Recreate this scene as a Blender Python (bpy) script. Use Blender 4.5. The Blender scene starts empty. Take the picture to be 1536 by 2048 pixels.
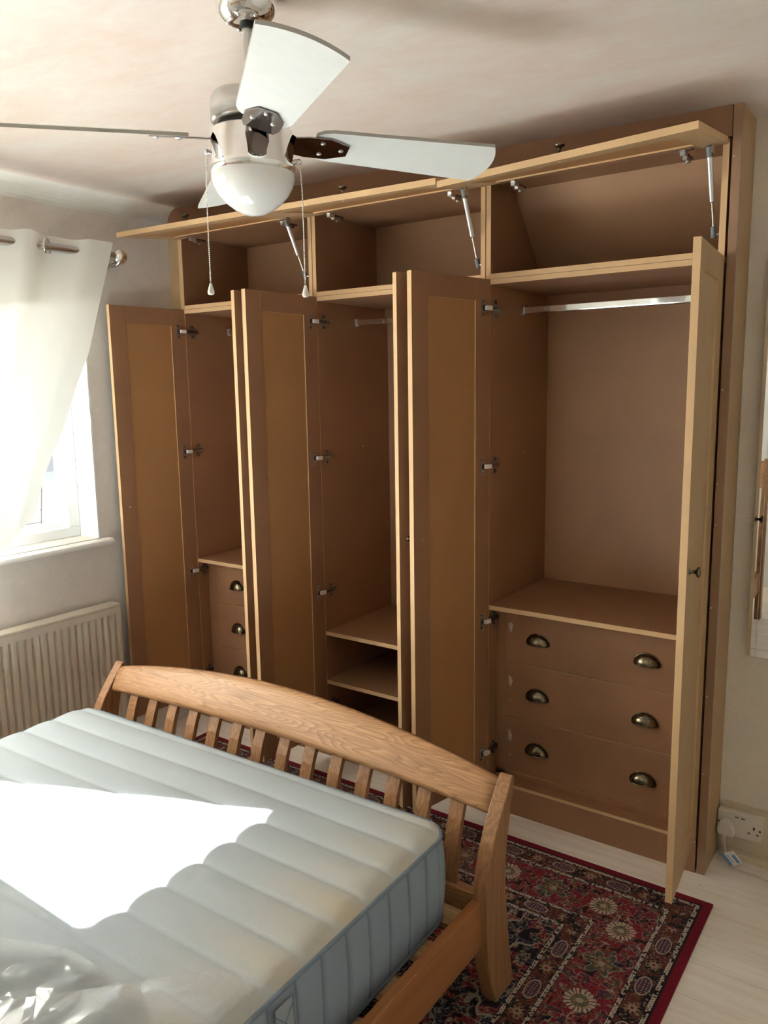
import bpy, bmesh, math, random
import numpy as np
from mathutils import Vector, Matrix

random.seed(4)
rng = np.random.default_rng(7)
PI = math.pi
R = math.radians

# ------------------------------------------------------------------ camera, world, sun, exposure
sc = bpy.context.scene
COL = sc.collection
cam_d = bpy.data.cameras.new('camera')
cam = bpy.data.objects.new('camera', cam_d)
COL.objects.link(cam)
cam_d.sensor_fit = 'HORIZONTAL'
cam_d.sensor_width = 36.0
cam_d.lens = 1592.78 / 1536 * 36
cam_d.clip_start = 0.02
yaw, pitch, roll = 0.6143, -0.1563, -0.0156
fw = Vector((-math.sin(yaw) * math.cos(pitch), math.cos(yaw) * math.cos(pitch), math.sin(pitch)))
rt = Vector((math.cos(yaw), math.sin(yaw), 0))
up = rt.cross(fw)
r2 = rt * math.cos(roll) + up * math.sin(roll)
u2 = -rt * math.sin(roll) + up * math.cos(roll)
M = Matrix((r2, u2, -fw)).transposed().to_4x4()
M.translation = Vector((2.9749, -2.6221, 1.647))
cam.matrix_world = M
sc.camera = cam

SKY, SUN, EXPO = 0.8, 70.0, 1.72
w = bpy.data.worlds.new('sky_world')
sc.world = w
w.use_nodes = True
bg = w.node_tree.nodes['Background']
bg.inputs[0].default_value = (0.74, 0.87, 1.0, 1)
bg.inputs[1].default_value = SKY
sun_d = bpy.data.lights.new('sun', 'SUN')
sun_d.energy = SUN
sun_d.angle = R(0.6)
sun_d.color = (1.0, 0.975, 0.94)
sun = bpy.data.objects.new('sun', sun_d)
COL.objects.link(sun)
el = R(29)
sd = Vector((0.7660 * math.cos(el), 0.6428 * math.cos(el), -math.sin(el)))
sun.rotation_euler = sd.to_track_quat('-Z', 'Y').to_euler()
sun.location = (-6, -4, 6)
sc.cycles.diffuse_bounces = 8
sc.cycles.max_bounces = 16
sc.cycles.transparent_max_bounces = 24
vs = sc.view_settings
vs.view_transform = 'Standard'
vs.look = 'None'
vs.gamma = 1
vs.use_curve_mapping = False
vs.exposure = EXPO

# ------------------------------------------------------------------ materials
def s2l(c):
    return tuple(((x / 255) / 12.92 if x / 255 <= 0.04045 else ((x / 255 + 0.055) / 1.055) ** 2.4) for x in c) + (1,)

class NT:
    def __init__(s, name):
        s.m = bpy.data.materials.new(name); s.m.use_nodes = True
        s.t = s.m.node_tree; s.n = s.t.nodes; s.b = s.n['Principled BSDF']
        s.out = s.n['Material Output']
    def new(s, typ, **kw):
        x = s.n.new(typ)
        for k, v in kw.items(): setattr(x, k, v)
        return x
    def link(s, a, b): s.t.links.new(a, b)
    def coords(s, scale=(1, 1, 1), kind='Object'):
        tc = s.new('ShaderNodeTexCoord'); mp = s.new('ShaderNodeMapping')
        mp.inputs['Scale'].default_value = scale
        s.link(tc.outputs[kind], mp.inputs[0]); return mp.outputs[0]
    def noise(s, vec, scale, detail=3, rough=.5, dist=0):
        x = s.new('ShaderNodeTexNoise'); x.inputs['Scale'].default_value = scale
        x.inputs['Detail'].default_value = detail; x.inputs['Roughness'].default_value = rough
        x.inputs['Distortion'].default_value = dist
        s.link(vec, x.inputs['Vector']); return x.outputs['Fac']
    def ramp(s, fac, stops):
        x = s.new('ShaderNodeValToRGB'); cr = x.color_ramp
        while len(cr.elements) < len(stops): cr.elements.new(0.5)
        for e, (p, c) in zip(cr.elements, stops): e.position = p; e.color = c
        s.link(fac, x.inputs[0]); return x.outputs[0]
    def mix(s, fac, a, b, typ='MIX'):
        x = s.new('ShaderNodeMix', data_type='RGBA', blend_type=typ)
        for i, v in ((0, fac), (6, a), (7, b)):
            if hasattr(v, 'links') or hasattr(v, 'node'): s.link(v, x.inputs[i])
            else: x.inputs[i].default_value = v
        return x.outputs[2]
    def math(s, op, a, b=0.0):
        x = s.new('ShaderNodeMath', operation=op)
        for i, v in ((0, a), (1, b)):
            if hasattr(v, 'node'): s.link(v, x.inputs[i])
            else: x.inputs[i].default_value = v
        return x.outputs[0]
    def bump(s, h, strength=.3, dist=.002):
        x = s.new('ShaderNodeBump'); x.inputs['Strength'].default_value = strength
        x.inputs['Distance'].default_value = dist
        s.link(h, x.inputs['Height']); s.link(x.outputs[0], s.b.inputs['Normal'])
    def base(s, c):
        if hasattr(c, 'node'): s.link(c, s.b.inputs['Base Color'])
        else: s.b.inputs['Base Color'].default_value = c
    def set(s, rough=None, metal=None, spec=None, **kw):
        if rough is not None: s.b.inputs['Roughness'].default_value = rough
        if metal is not None: s.b.inputs['Metallic'].default_value = metal
        if spec is not None: s.b.inputs['Specular IOR Level'].default_value = spec
        for k, v in kw.items(): s.b.inputs[k].default_value = v
        return s.m

def lin(a, k=1.0): return tuple(min(1, x * k) for x in a[:3]) + (1,)

def mdf(name, c, rough=.5, blot=.14, spec=.35):
    t = NT(name); v = t.coords()
    big = t.noise(v, 2.2, 4, .6); fine = t.noise(v, 420, 2, .6)
    c1 = t.mix(t.ramp(big, [(.3, (0, 0, 0, 1)), (.72, (1, 1, 1, 1))]), lin(c, 1 - blot), lin(c, 1 + blot))
    c2 = t.mix(t.math('MULTIPLY', fine, .35), c1, lin(c, .62))
    t.base(c2); t.bump(fine, .12, .0006)
    return t.set(rough, spec=spec)

FACE_C = (.328, .170, .088, 1)
M_face = mdf('mdf_face', FACE_C)
M_edge = mdf('mdf_cut_edge', (.68, .455, .25, 1), .65, .08)
M_panel = mdf('mdf_door_panel', (.43, .222, .090, 1), .5, .10)
M_pale = mdf('mdf_pale', (.47, .310, .165, 1), .6, .10)  # paler MDF: right-hand door, return panel, flap stiles and free-edge rails
M_back = mdf('mdf_back_sheet', (.45, .265, .150, 1), .5, .10)
M_drawer = mdf('mdf_drawer', (.34, .178, .095, 1), .45, .22)
M_post = mdf('mdf_post', (.35, .21, .125, 1), .33, .16, .5)
M_fill = mdf('filler_spot', (.55, .46, .37, 1), .7)

def plain(name, c, rough=.5, metal=0., spec=.5, **kw):
    t = NT(name); v = t.coords(); n = t.noise(v, 30, 2)
    t.base(t.mix(n, lin(c, .95), lin(c, 1.05)))
    return t.set(rough, metal, spec, **kw)

M_chrome = plain('polished_chrome', (.86, .86, .85, 1), .06, 1)
M_chrome_r = plain('brushed_steel', (.62, .61, .60, 1), .28, 1)
M_nickel = plain('hinge_nickel', (.45, .41, .36, 1), .3, 1)
M_gun = plain('dark_bracket_chrome', (.30, .27, .27, 1), .1, 1)
M_strut = plain('silver_strut', (.70, .71, .73, 1), .3, .8)
M_armw = plain('bright_hinge_arm', (.88, .87, .84, 1), .35, .2)
M_strutcap = plain('grey_plastic', (.16, .17, .18, 1), .5)
M_black = plain('black_void', (.012, .012, .012, 1), .6)
M_white_pl = plain('white_plastic', (.78, .77, .72, 1), .35)
M_socket = plain('cream_white_plastic', (.66, .61, .52, 1), .35)
M_upvc = plain('white_upvc', (.70, .72, .73, 1), .25)
M_seal = plain('dark_seal', (.05, .045, .04, 1), .6)
M_blade = plain('white_blade', (.74, .76, .74, 1), .38)
M_bladeedge = plain('grey_blade_edge', (.42, .40, .36, 1), .5)
M_blue = plain('blue_tag_print', (.12, .26, .50, 1), .4)
M_chain = plain('pull_chain', (.80, .77, .72, 1), .3, .4)

t = NT('opal_glass'); t.base((.80, .80, .77, 1))
M_opal = t.set(.08, spec=.7, **{'Coat Weight': .5, 'Coat Roughness': .03, 'Subsurface Weight': .25, 'Subsurface Scale': .02})

t = NT('aged_brass'); v = t.coords(); n = t.noise(v, 90, 3)
t.base(t.mix(t.ramp(n, [(.35, (0, 0, 0, 1)), (.7, (1, 1, 1, 1))]), (.10, .085, .055, 1), (.26, .22, .14, 1)))
M_brass = t.set(.26, 1)

def plaster(name, ca, cb, bstr=.35, scale=1.3, bscale=130, bd=.0015, rough=.85, streak=(1, 1, 1)):
    t = NT(name); v = t.coords(streak); v2 = t.coords()
    a = t.noise(v, scale, 6, .6, .6); b = t.noise(v, scale * 7, 4, .65, .8)
    f = t.math('ADD', t.math('MULTIPLY', a, .65), t.math('MULTIPLY', b, .35))
    t.base(t.mix(t.ramp(f, [(.36, (0, 0, 0, 1)), (.64, (1, 1, 1, 1))]), ca, cb))
    t.bump(t.noise(v2, bscale, 3, .6), bstr, bd)
    return t.set(rough, spec=.25)

M_ceil = plaster('fresh_pink_plaster', (.665, .54, .475, 1), (.69, .65, .595, 1), .3, 1.9, 14, .005, .75, (1, 2.2, 1))
M_wall_l = plaster('painted_plaster_window_wall', (.62, .57, .52, 1), (.70, .66, .61, 1), .6, 3, 150, .002)
M_wall_r = plaster('cream_textured_paint', (.72, .65, .55, 1), (.79, .73, .63, 1), .8, 2.5, 130, .003)
M_wall_w = plaster('white_painted_plaster', (.68, .68, .65, 1), (.75, .75, .72, 1), .4, 2, 90, .002)
M_cove = plaster('cream_cove_plaster', (.66, .66, .62, 1), (.74, .72, .68, 1), .2, 2, 40, .002)
M_skirt = plaster('cream_gloss_paint', (.56, .48, .34, 1), (.62, .54, .40, 1), .3, 5, 60, .001, .4)

def oak(name, c_light, c_dark, grain='X', rings=9., rough=.42, coat=.0):
    t = NT(name)
    st = {'X': (.50, 5.5, 5.5), 'Y': (5.5, .5, 5.5), 'Z': (5.5, 5.5, .5)}[grain]
    fs = {'X': (4, 160, 160), 'Y': (160, 4, 160), 'Z': (160, 160, 4)}[grain]
    v = t.coords(st); vf = t.coords(fs)
    a = t.noise(v, 2.4, 2, .45, .35)
    r = t.math('FRACT', t.math('MULTIPLY', a, rings * 3.2))
    r = t.ramp(r, [(0, (.15, .15, .15, 1)), (.12, (.55, .55, .55, 1)), (.75, (1, 1, 1, 1)), (1, (.2, .2, .2, 1))])
    f = t.noise(vf, 1.0, 3, .6)
    c = t.mix(r, c_dark, c_light)
    c = t.mix(t.ramp(f, [(.35, (.55, .55, .55, 1)), (.55, (0, 0, 0, 1))]), c, c_dark)
    t.base(c); t.bump(f, .15, .0006)
    return t.set(rough, spec=.4, **{'Coat Weight': coat, 'Coat Roughness': .25})
OL, OD = (.50, .27, .125, 1), (.24, .115, .05, 1)
M_oak_x = oak('oak_rail', OL, OD, 'X', 10)
M_oak_z = oak('oak_upright', (.37, .185, .080, 1), (.20, .092, .040, 1), 'Z', 4)
M_oak_y = oak('oak_side_rail', (.36, .145, .050, 1), (.27, .105, .038, 1), 'Y', 1.0, .35)
M_pine = oak('pine_slat', (.62, .42, .22, 1), (.40, .24, .11, 1), 'X', 4, .6)

t = NT('mattress_knit'); v = t.coords()
ck = t.new('ShaderNodeTexWave', wave_type='BANDS', bands_direction='X'); ck.inputs['Scale'].default_value = 60
ck2 = t.new('ShaderNodeTexWave', wave_type='BANDS', bands_direction='Y'); ck2.inputs['Scale'].default_value = 150
t.link(v, ck.inputs[0]); t.link(v, ck2.inputs[0])
kn = t.math('MULTIPLY', ck.outputs['Fac'], ck2.outputs['Fac'])
at = t.new('ShaderNodeAttribute', attribute_name='stain')
c = t.mix(kn, (.39, .445, .485, 1), (.49, .55, .59, 1))
c = t.mix(t.noise(v, 3, 4, .6), c, (.455, .51, .55, 1))
c = t.mix(at.outputs['Fac'], c, (.52, .46, .34, 1))
t.base(c); t.bump(kn, .35, .0012)
M_matt = t.set(.9, spec=.15)
t = NT('mattress_border_blue'); v = t.coords(); n = t.noise(v, 600, 2)
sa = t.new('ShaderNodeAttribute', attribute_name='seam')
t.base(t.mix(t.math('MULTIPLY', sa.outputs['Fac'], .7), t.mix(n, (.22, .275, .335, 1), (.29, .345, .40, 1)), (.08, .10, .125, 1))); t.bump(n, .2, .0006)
M_mside = t.set(.85, spec=.2)
M_piping = plain('blue_grey_piping', (.16, .21, .26, 1), .7)
M_mhandle = plain('border_handle_webbing', (.30, .34, .38, 1), .8)

t = NT('curtain_cotton'); n = t.n
t.n.remove(t.b)
df = t.new('ShaderNodeBsdfDiffuse'); df.inputs[0].default_value = (.86, .86, .82, 1)
tl = t.new('ShaderNodeBsdfTranslucent'); tl.inputs[0].default_value = (.86, .85, .78, 1)
mx = t.new('ShaderNodeMixShader'); mx.inputs[0].default_value = .22
t.link(df.outputs[0], mx.inputs[1]); t.link(tl.outputs[0], mx.inputs[2]); t.link(mx.outputs[0], t.out.inputs[0])
M_curtain = t.m
M_hem = M_curtain.copy(); M_hem.name = 'curtain_hem_cotton'
for n_ in M_hem.node_tree.nodes:
    if n_.type == 'MIX_SHADER': n_.inputs[0].default_value = .5

def thinglass(name, tint, gl, rough=.0, dif=0., bumpn=0):
    t = NT(name); t.n.remove(t.b)
    tr = t.new('ShaderNodeBsdfTransparent'); tr.inputs[0].default_value = tint
    g = t.new('ShaderNodeBsdfGlossy'); g.inputs['Roughness'].default_value = rough
    g.inputs[0].default_value = (1, 1, 1, 1)
    mx = t.new('ShaderNodeMixShader')
    fr = t.new('ShaderNodeLayerWeight'); fr.inputs[0].default_value = gl
    mm = t.new('ShaderNodeMath', operation='MINIMUM'); mm.inputs[1].default_value = .9
    if bumpn:
        v = t.coords(); vo = t.new('ShaderNodeTexVoronoi', feature='DISTANCE_TO_EDGE'); vo.inputs['Scale'].default_value = 7
        wn = t.new('ShaderNodeTexNoise'); wn.inputs['Scale'].default_value = 2; t.link(v, wn.inputs['Vector'])
        ad = t.new('ShaderNodeVectorMath', operation='ADD'); t.link(v, ad.inputs[0]); t.link(wn.outputs['Color'], ad.inputs[1]); t.link(ad.outputs[0], vo.inputs['Vector'])
        hh = t.math('ADD', t.math('MINIMUM', vo.outputs['Distance'], .25), t.math('MULTIPLY', t.noise(v, 7, 2), .10))
        bp_ = t.new('ShaderNodeBump'); bp_.inputs['Strength'].default_value = .5; bp_.inputs['Distance'].default_value = .03; t.link(hh, bp_.inputs['Height'])
        t.link(bp_.outputs[0], g.inputs['Normal']); t.link(bp_.outputs[0], fr.inputs['Normal'])
    t.link(fr.outputs['Fresnel'], mm.inputs[0]); t.link(mm.outputs[0], mx.inputs[0])
    t.link(tr.outputs[0], mx.inputs[1]); t.link(g.outputs[0], mx.inputs[2])
    o = mx.outputs[0]
    if dif:
        d = t.new('ShaderNodeBsdfDiffuse'); d.inputs[0].default_value = (.82, .84, .84, 1)
        m2 = t.new('ShaderNodeMixShader'); m2.inputs[0].default_value = dif
        t.link(o, m2.inputs[1]); t.link(d.outputs[0], m2.inputs[2]); o = m2.outputs[0]
    t.link(o, t.out.inputs[0]); return t.m
M_glass = thinglass('window_glass', (.97, .98, .98, 1), .12)
M_plastic = thinglass('clear_polythene', (.95, .96, .96, 1), .40, .09, .14, 1)
t = NT('mirror_silver'); t.base((.90, .92, .91, 1)); M_mirror = t.set(.0, 1)

t = NT('white_floor_paint'); v = t.coords((.5, 9, 1)); v2 = t.coords()
n1 = t.noise(v, 4, 5, .7, .4); n2 = t.noise(v2, 9, 5, .7)
c = t.mix(t.ramp(n1, [(.3, (.9, .9, .9, 1)), (.62, (0, 0, 0, 1))]), (.86, .80, .73, 1), (.72, .65, .57, 1))
c = t.mix(t.ramp(n2, [(.68, (0, 0, 0, 1)), (.76, (1, 1, 1, 1))]), c, (.42, .35, .29, 1))
t.base(c); t.bump(n1, .25, .0015)
M_floor = t.set(.42, spec=.4)
M_rad = plain('cream_radiator_enamel', (.66, .60, .50, 1), .35)
M_sill = plain('white_gloss_sill', (.80, .78, .74, 1), .25)
M_out = plain('tarmac_ground_outside', (.16, .17, .16, 1), .9)
M_house = plain('pale_blue_render', (.30, .45, .58, 1), .8)
M_roof = plain('slate_roof', (.18, .18, .19, 1), .7)

# ------------------------------------------------------------------ mesh helpers
class B:
    """collects geometry for ONE mesh object"""
    def __init__(s): s.v = []; s.f = []; s.mi = []; s.sm = []
    def add(s, vs, fs, mi=0, smooth=False):
        o = len(s.v); s.v += [tuple(p) for p in vs]
        for k, f in enumerate(fs):
            s.f.append(tuple(i + o for i in f)); s.mi.append(mi[k] if isinstance(mi, (list, tuple)) else mi); s.sm.append(smooth)
        return s
    def box(s, x0, x1, y0, y1, z0, z1, mi=0, edge=None, mat=None):
        vs = [(x, y, z) for z in (z0, z1) for y in (y0, y1) for x in (x0, x1)]
        fs = [(0, 2, 3, 1), (4, 5, 7, 6), (0, 1, 5, 4), (2, 6, 7, 3), (0, 4, 6, 2), (1, 3, 7, 5)]
        m = mi
        if edge is not None:
            d = (abs(x1 - x0), abs(y1 - y0), abs(z1 - z0)); a = d.index(min(d))
            m = [mi if a == 2 else edge] * 2 + [mi if a == 1 else edge] * 2 + [mi if a == 0 else edge] * 2
        if mat is not None: vs = [mat @ Vector(p) for p in vs]
        return s.add(vs, fs, m)
    def prism(s, poly, axis, a0, a1, mi=0, edge=None, smooth=False, mat=None):
        """poly of 2D points, extruded along axis from a0 to a1; caps = mi, sides = edge"""
        def P(p, a):
            q = {'x': (a, p[0], p[1]), 'y': (p[0], a, p[1]), 'z': (p[0], p[1], a)}[axis]
            return tuple(mat @ Vector(q)) if mat is not None else q
        n = len(poly); vs = [P(p, a0) for p in poly] + [P(p, a1) for p in poly]
        fs = [tuple(range(n)), tuple(range(2 * n - 1, n - 1, -1))] + [(i, i + n, (i + 1) % n + n, (i + 1) % n) for i in range(n)]
        s.add(vs, fs[:2], mi); o = len(s.v) - 2 * n
        for f in fs[2:]:
            s.f.append(tuple(i + o for i in f)); s.mi.append(mi if edge is None else edge); s.sm.append(smooth)
        return s
    def cyl(s, p0, p1, r0, r1=None, n=16, mi=0, cap=True, smooth=True):
        p0 = Vector(p0); p1 = Vector(p1); r1 = r0 if r1 is None else r1
        d = (p1 - p0).normalized(); a = d.orthogonal().normalized(); b = d.cross(a)
        vs = [tuple(p + a * (r * math.cos(2 * PI * i / n)) + b * (r * math.sin(2 * PI * i / n))) for p, r in ((p0, r0), (p1, r1)) for i in range(n)]
        s.add(vs, [(i, (i + 1) % n, (i + 1) % n + n, i + n) for i in range(n)], mi, smooth)
        if cap: s.add(vs, [tuple(range(n - 1, -1, -1)), tuple(range(n, 2 * n))], mi)
        return s
    def lathe(s, prof, c=(0, 0, 0), d=(0, 0, 1), n=32, mi=0, smooth=True):
        """prof = [(radius, height)]"""
        c = Vector(c); d = Vector(d).normalized(); a = d.orthogonal().normalized(); b = d.cross(a)
        vs = [tuple(c + d * h + a * (r * math.cos(2 * PI * i / n)) + b * (r * math.sin(2 * PI * i / n))) for r, h in prof for i in range(n)]
        fs = [(k * n + i, k * n + (i + 1) % n, (k + 1) * n + (i + 1) % n, (k + 1) * n + i) for k in range(len(prof) - 1) for i in range(n)]
        return s.add(vs, fs, mi, smooth)
    def tube(s, pts, r, n=8, mi=0, cap=True):
        pts = [Vector(p) for p in pts]; m = len(pts); vs = []
        prev = None
        for i, p in enumerate(pts):
            d = (pts[min(i + 1, m - 1)] - pts[max(i - 1, 0)]).normalized()
            a = d.orthogonal().normalized() if prev is None else (prev - d * prev.dot(d)).normalized()
            prev = a; b = d.cross(a)
            rr = r[i] if isinstance(r, (list, tuple)) else r
            vs += [tuple(p + a * (rr * math.cos(2 * PI * k / n)) + b * (rr * math.sin(2 * PI * k / n))) for k in range(n)]
        s.add(vs, [(i * n + k, i * n + (k + 1) % n, (i + 1) * n + (k + 1) % n, (i + 1) * n + k) for i in range(m - 1) for k in range(n)], mi, True)
        if cap: s.add(vs, [tuple(range(n - 1, -1, -1)), tuple(range((m - 1) * n, m * n))], mi)
        return s
    def grid(s, fn, nu, nv, mi=0, smooth=True, closed_u=False):
        vs = [tuple(fn(i / nu, j / nv)) for j in range(nv + 1) for i in range(nu + (0 if closed_u else 1))]
        w_ = nu if closed_u else nu + 1
        fs = [(j * w_ + i, j * w_ + (i + 1) % w_, (j + 1) * w_ + (i + 1) % w_, (j + 1) * w_ + i) for j in range(nv) for i in range(nu)]
        return s.add(vs, fs, mi, smooth)
    def sphere(s, c, r, n=16, m=10, mi=0, sc_=(1, 1, 1)):
        c = Vector(c)
        return s.grid(lambda u, v: (c.x + sc_[0] * r * math.sin(PI * v) * math.cos(2 * PI * u), c.y + sc_[1] * r * math.sin(PI * v) * math.sin(2 * PI * u), c.z + sc_[2] * r * math.cos(PI * v)), n, m, mi, closed_u=True)
    def mesh(s, name, mats):
        me = bpy.data.meshes.new(name); me.from_pydata(s.v, [], s.f)
        for m in mats: me.materials.append(m)
        me.polygons.foreach_set('material_index', s.mi); me.polygons.foreach_set('use_smooth', s.sm)
        me.validate(clean_customdata=False)
        bm = bmesh.new(); bm.from_mesh(me)
        bmesh.ops.recalc_face_normals(bm, faces=bm.faces[:]); bm.to_mesh(me); bm.free()
        me.update(); return me

def link(name, me, parent=None, loc=(0, 0, 0), rot=(0, 0, 0)):
    o = bpy.data.objects.new(name, me); COL.objects.link(o)
    o.parent = parent; o.location = loc; o.rotation_euler = rot
    return o
def obj(name, b, mats, parent=None, loc=(0, 0, 0), rot=(0, 0, 0), bevel=0., label=None):
    if not isinstance(mats, (list, tuple)): mats = [mats]
    o = link(name, b.mesh(name, mats), parent, loc, rot)
    if bevel:
        m = o.modifiers.new('bevel', 'BEVEL'); m.width = bevel; m.segments = 2; m.limit_method = 'ANGLE'; m.angle_limit = R(40)
    if label: o['label'] = label
    return o
def tag(o, label, cat, group=None, kind=None):
    o['label'] = label; o['category'] = cat
    if group: o['group'] = group
    if kind: o['kind'] = kind
    return o
def thing(name, label, cat, loc=(0, 0, 0), rot=(0, 0, 0), group=None):
    o = link(name, None, None, loc, rot); o.empty_display_size = .1
    return tag(o, label, cat, group)
def struct(name, b, mats, **kw):
    o = obj(name, b, mats, **kw); o['kind'] = 'structure'; return o
def catmull(pts, n):
    P = [Vector(p) for p in pts]; P = [P[0] * 2 - P[1]] + P + [P[-1] * 2 - P[-2]]; out = []
    for i in range(1, len(P) - 2):
        for k in range(n):
            t_ = k / n; a, b_, c_, d = P[i - 1:i + 3]
            out.append(.5 * ((2 * b_) + (c_ - a) * t_ + (2 * a - 5 * b_ + 4 * c_ - d) * t_ ** 2 + (3 * b_ - a - 3 * c_ + d) * t_ ** 3))
    return out + [P[-2]]

# ------------------------------------------------------------------ room
XL, XR, YR, YB = -0.10, 3.60, -3.95, 0.19   # left wall, right wall, rear wall, chimney breast face
YW = 0.56                                    # wall behind the wardrobe
def ceil_z(x): return 2.4448 + .0146 * (2.42 - x)
WY0, WY1, WZ0, WZ1 = -3.65, -0.482, 0.995, 2.05   # window opening, widened out of view to place the sun patch

fl = link('floor', None); fl['kind'] = 'structure'
n_b = 0; yy = YW
while yy > YR - .05:
    b = B(); wd = .143
    g = .0008 if n_b % 3 else .0015
    b.box(XL - .02, XR + .02, yy - wd + g, yy - g, -.022, 0 - .0006 * (n_b % 2))
    obj('floorboard', b, M_floor, fl, bevel=.0015)
    yy -= wd; n_b += 1
struct('trim_4', B().box(XL - .3, XR + .3, YR - .3, YW + .2, -.12, -.0225), M_seal)['label'] = 'dark sub-floor under the boards'

b = B()
x0, x1 = XL - .25, XR + .1
vs_ = [(x, y, ceil_z(x) + dz) for dz in (0, .1) for y in (YR - .1, YW + .1) for x in (x0, x1)]
b.add(vs_, [(0, 2, 3, 1), (4, 5, 7, 6), (0, 1, 5, 4), (2, 6, 7, 3), (0, 4, 6, 2), (1, 3, 7, 5)])
struct('ceiling', b, M_ceil)

# window wall with its opening and deep white reveal
b = B(); T = .27
ZT = ceil_z(XL) + .02
b.box(XL - T, XL, WY1, YW + .1, -.1, ZT); b.box(XL - T, XL, YR - .1, WY0, -.1, ZT)
b.box(XL - T, XL, WY0, WY1, -.1, WZ0); b.box(XL - T, XL, WY0, WY1, WZ1, ZT)
struct('wall_left', b, M_wall_l)
b = B(); rv = .006   # smooth plaster lining of the reveal, ragged at the wall edge
pts = []
for i in range(25):
    z = WZ0 + (WZ1 - WZ0) * i / 24
    pts.append((XL + .0015 + (.0035 if i % 5 == 2 else .0) * random.random(), WY1 - .001 + .002 * random.random(), z))
vs_ = []
for (x, y, z) in pts: vs_ += [(XL - .13, WY1 - rv, z), (x, WY1 - rv, z), (x, WY1 + .004 * random.random(), z)]
fs_ = []
for i in range(24): fs_ += [(3 * i, 3 * i + 1, 3 * i + 4, 3 * i + 3), (3 * i + 1, 3 * i + 2, 3 * i + 5, 3 * i + 4)]
b.add(vs_, fs_); b.box(XL - .13, XL, WY0, WY0 + rv, WZ0, WZ1); b.box(XL - .13, XL, WY0, WY1, WZ1 - rv, WZ1)
struct('trim_1', b, M_wall_w)['label'] = 'white plaster reveal around the window'
struct('wall_right', B().box(XR, XR + .1, YR - .1, YW + .1, -.1, 2.5), M_wall_w)
struct('wall_rear', B().box(XL - .25, XR + .1, YR - .1, YR, -.1, 2.5), M_wall_w)
struct('wall_back', B().box(XL - .25, 2.43, YW, YW + .1, -.1, 2.52), M_wall_w)
struct('wall_chimney_breast', B().box(2.405, XR + .1, YB, YW + .2, -.1, 2.5), M_wall_r)

# plaster cove between window wall and ceiling
prof = [(XL, 2.405)]
for i in range(9):
    a = i / 8 * PI / 2
    prof.append((XL + .062 * (1 - math.cos(a)) ** 1.0 + .0005, 2.405 + (ceil_z(-.04) - 2.405) * math.sin(a)))
prof.append((XL - .01, 2.50)); prof.append((XL - .01, 2.405))
b = B(); b.prism(prof, 'y', YR, YW, smooth=False); struct('trim_2', b, M_cove)['label'] = 'cream plaster cove along the top of the window wall'

# skirting on chimney breast, with bead at the floor
b = B(); b.prism([(YB - .002, 0), (YB - .016, 0), (YB - .016, .172), (YB - .012, .186), (YB - .004, .193), (YB - .002, .193)], 'x', 2.437, XR)
struct('baseboard_back', b, M_skirt)
b = B(); b.prism([(YB - .016, 0), (YB - .036, 0), (YB - .036, .012), (YB - .030, .022), (YB - .016, .028)], 'x', 2.437, XR)
struct('trim_3', b, M_skirt)['label'] = 'cream painted quarter bead at the foot of the skirting'
b = B(); b.box(XL - .001, XL + .016, YR, -.02, 0, .12); struct('baseboard_left', b, M_sill)

# added, unseen slab outside that stops sun through the gap beside the curtain
struct('sun_blocker', B().box(XL - 1.35, XL - T, -1.46, -1.40, -3.0, 3.2), M_out)
# window: sill, uPVC frame, three lights, the first one top hung and open outwards
win = link('window_1', None, None, (XL - .18, (WY0 + WY1) / 2, WZ0)); win['kind'] = 'structure'
wx, wyc, wz = win.location
def W(name, x0, x1, y0, y1, z0, z1, m, bev=.003): return obj(name, B().box(x0 - wx, x1 - wx, y0 - wyc, y1 - wyc, z0 - wz, z1 - wz), m, win, bevel=bev)
b = B(); yz = []
b.prism([(XL - .13 - wx, 0 - .004), (XL + .03 - wx, -.004), (XL + .042 - wx, -.010), (XL + .044 - wx, -.020), (XL + .038 - wx, -.030), (XL + .0005 - wx, -.032), (XL - .13 - wx, -.03)], 'y', WY0 - .05 - wyc, WY1 + .048 - wyc)
obj('window_sill', b, M_sill, win, bevel=.002)
FX0, FX1 = XL - .20, XL - .13
lights = [(-1.235, WY1 - .006), (-2.35, -1.235), (WY0 + .006, -2.35)]
W('frame_head', FX0, FX1, WY0 + .006, WY1 - .006, WZ1 - .06, WZ1 - .006, M_upvc)
W('frame_bottom', FX0, FX1, WY0 + .006, WY1 - .006, WZ0, WZ0 + .045, M_upvc)
W('frame_jamb', FX0, FX1, WY1 - .062, WY1 - .006, WZ0 + .045, WZ1 - .06, M_upvc)
W('frame_jamb', FX0, FX1, WY0 + .006, WY0 + .062, WZ0 + .045, WZ1 - .06, M_upvc)
for ym in (-1.235, -2.35): W('mullion', FX0, FX1, ym - .035, ym + .035, WZ0 + .045, WZ1 - .06, M_upvc)
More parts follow.
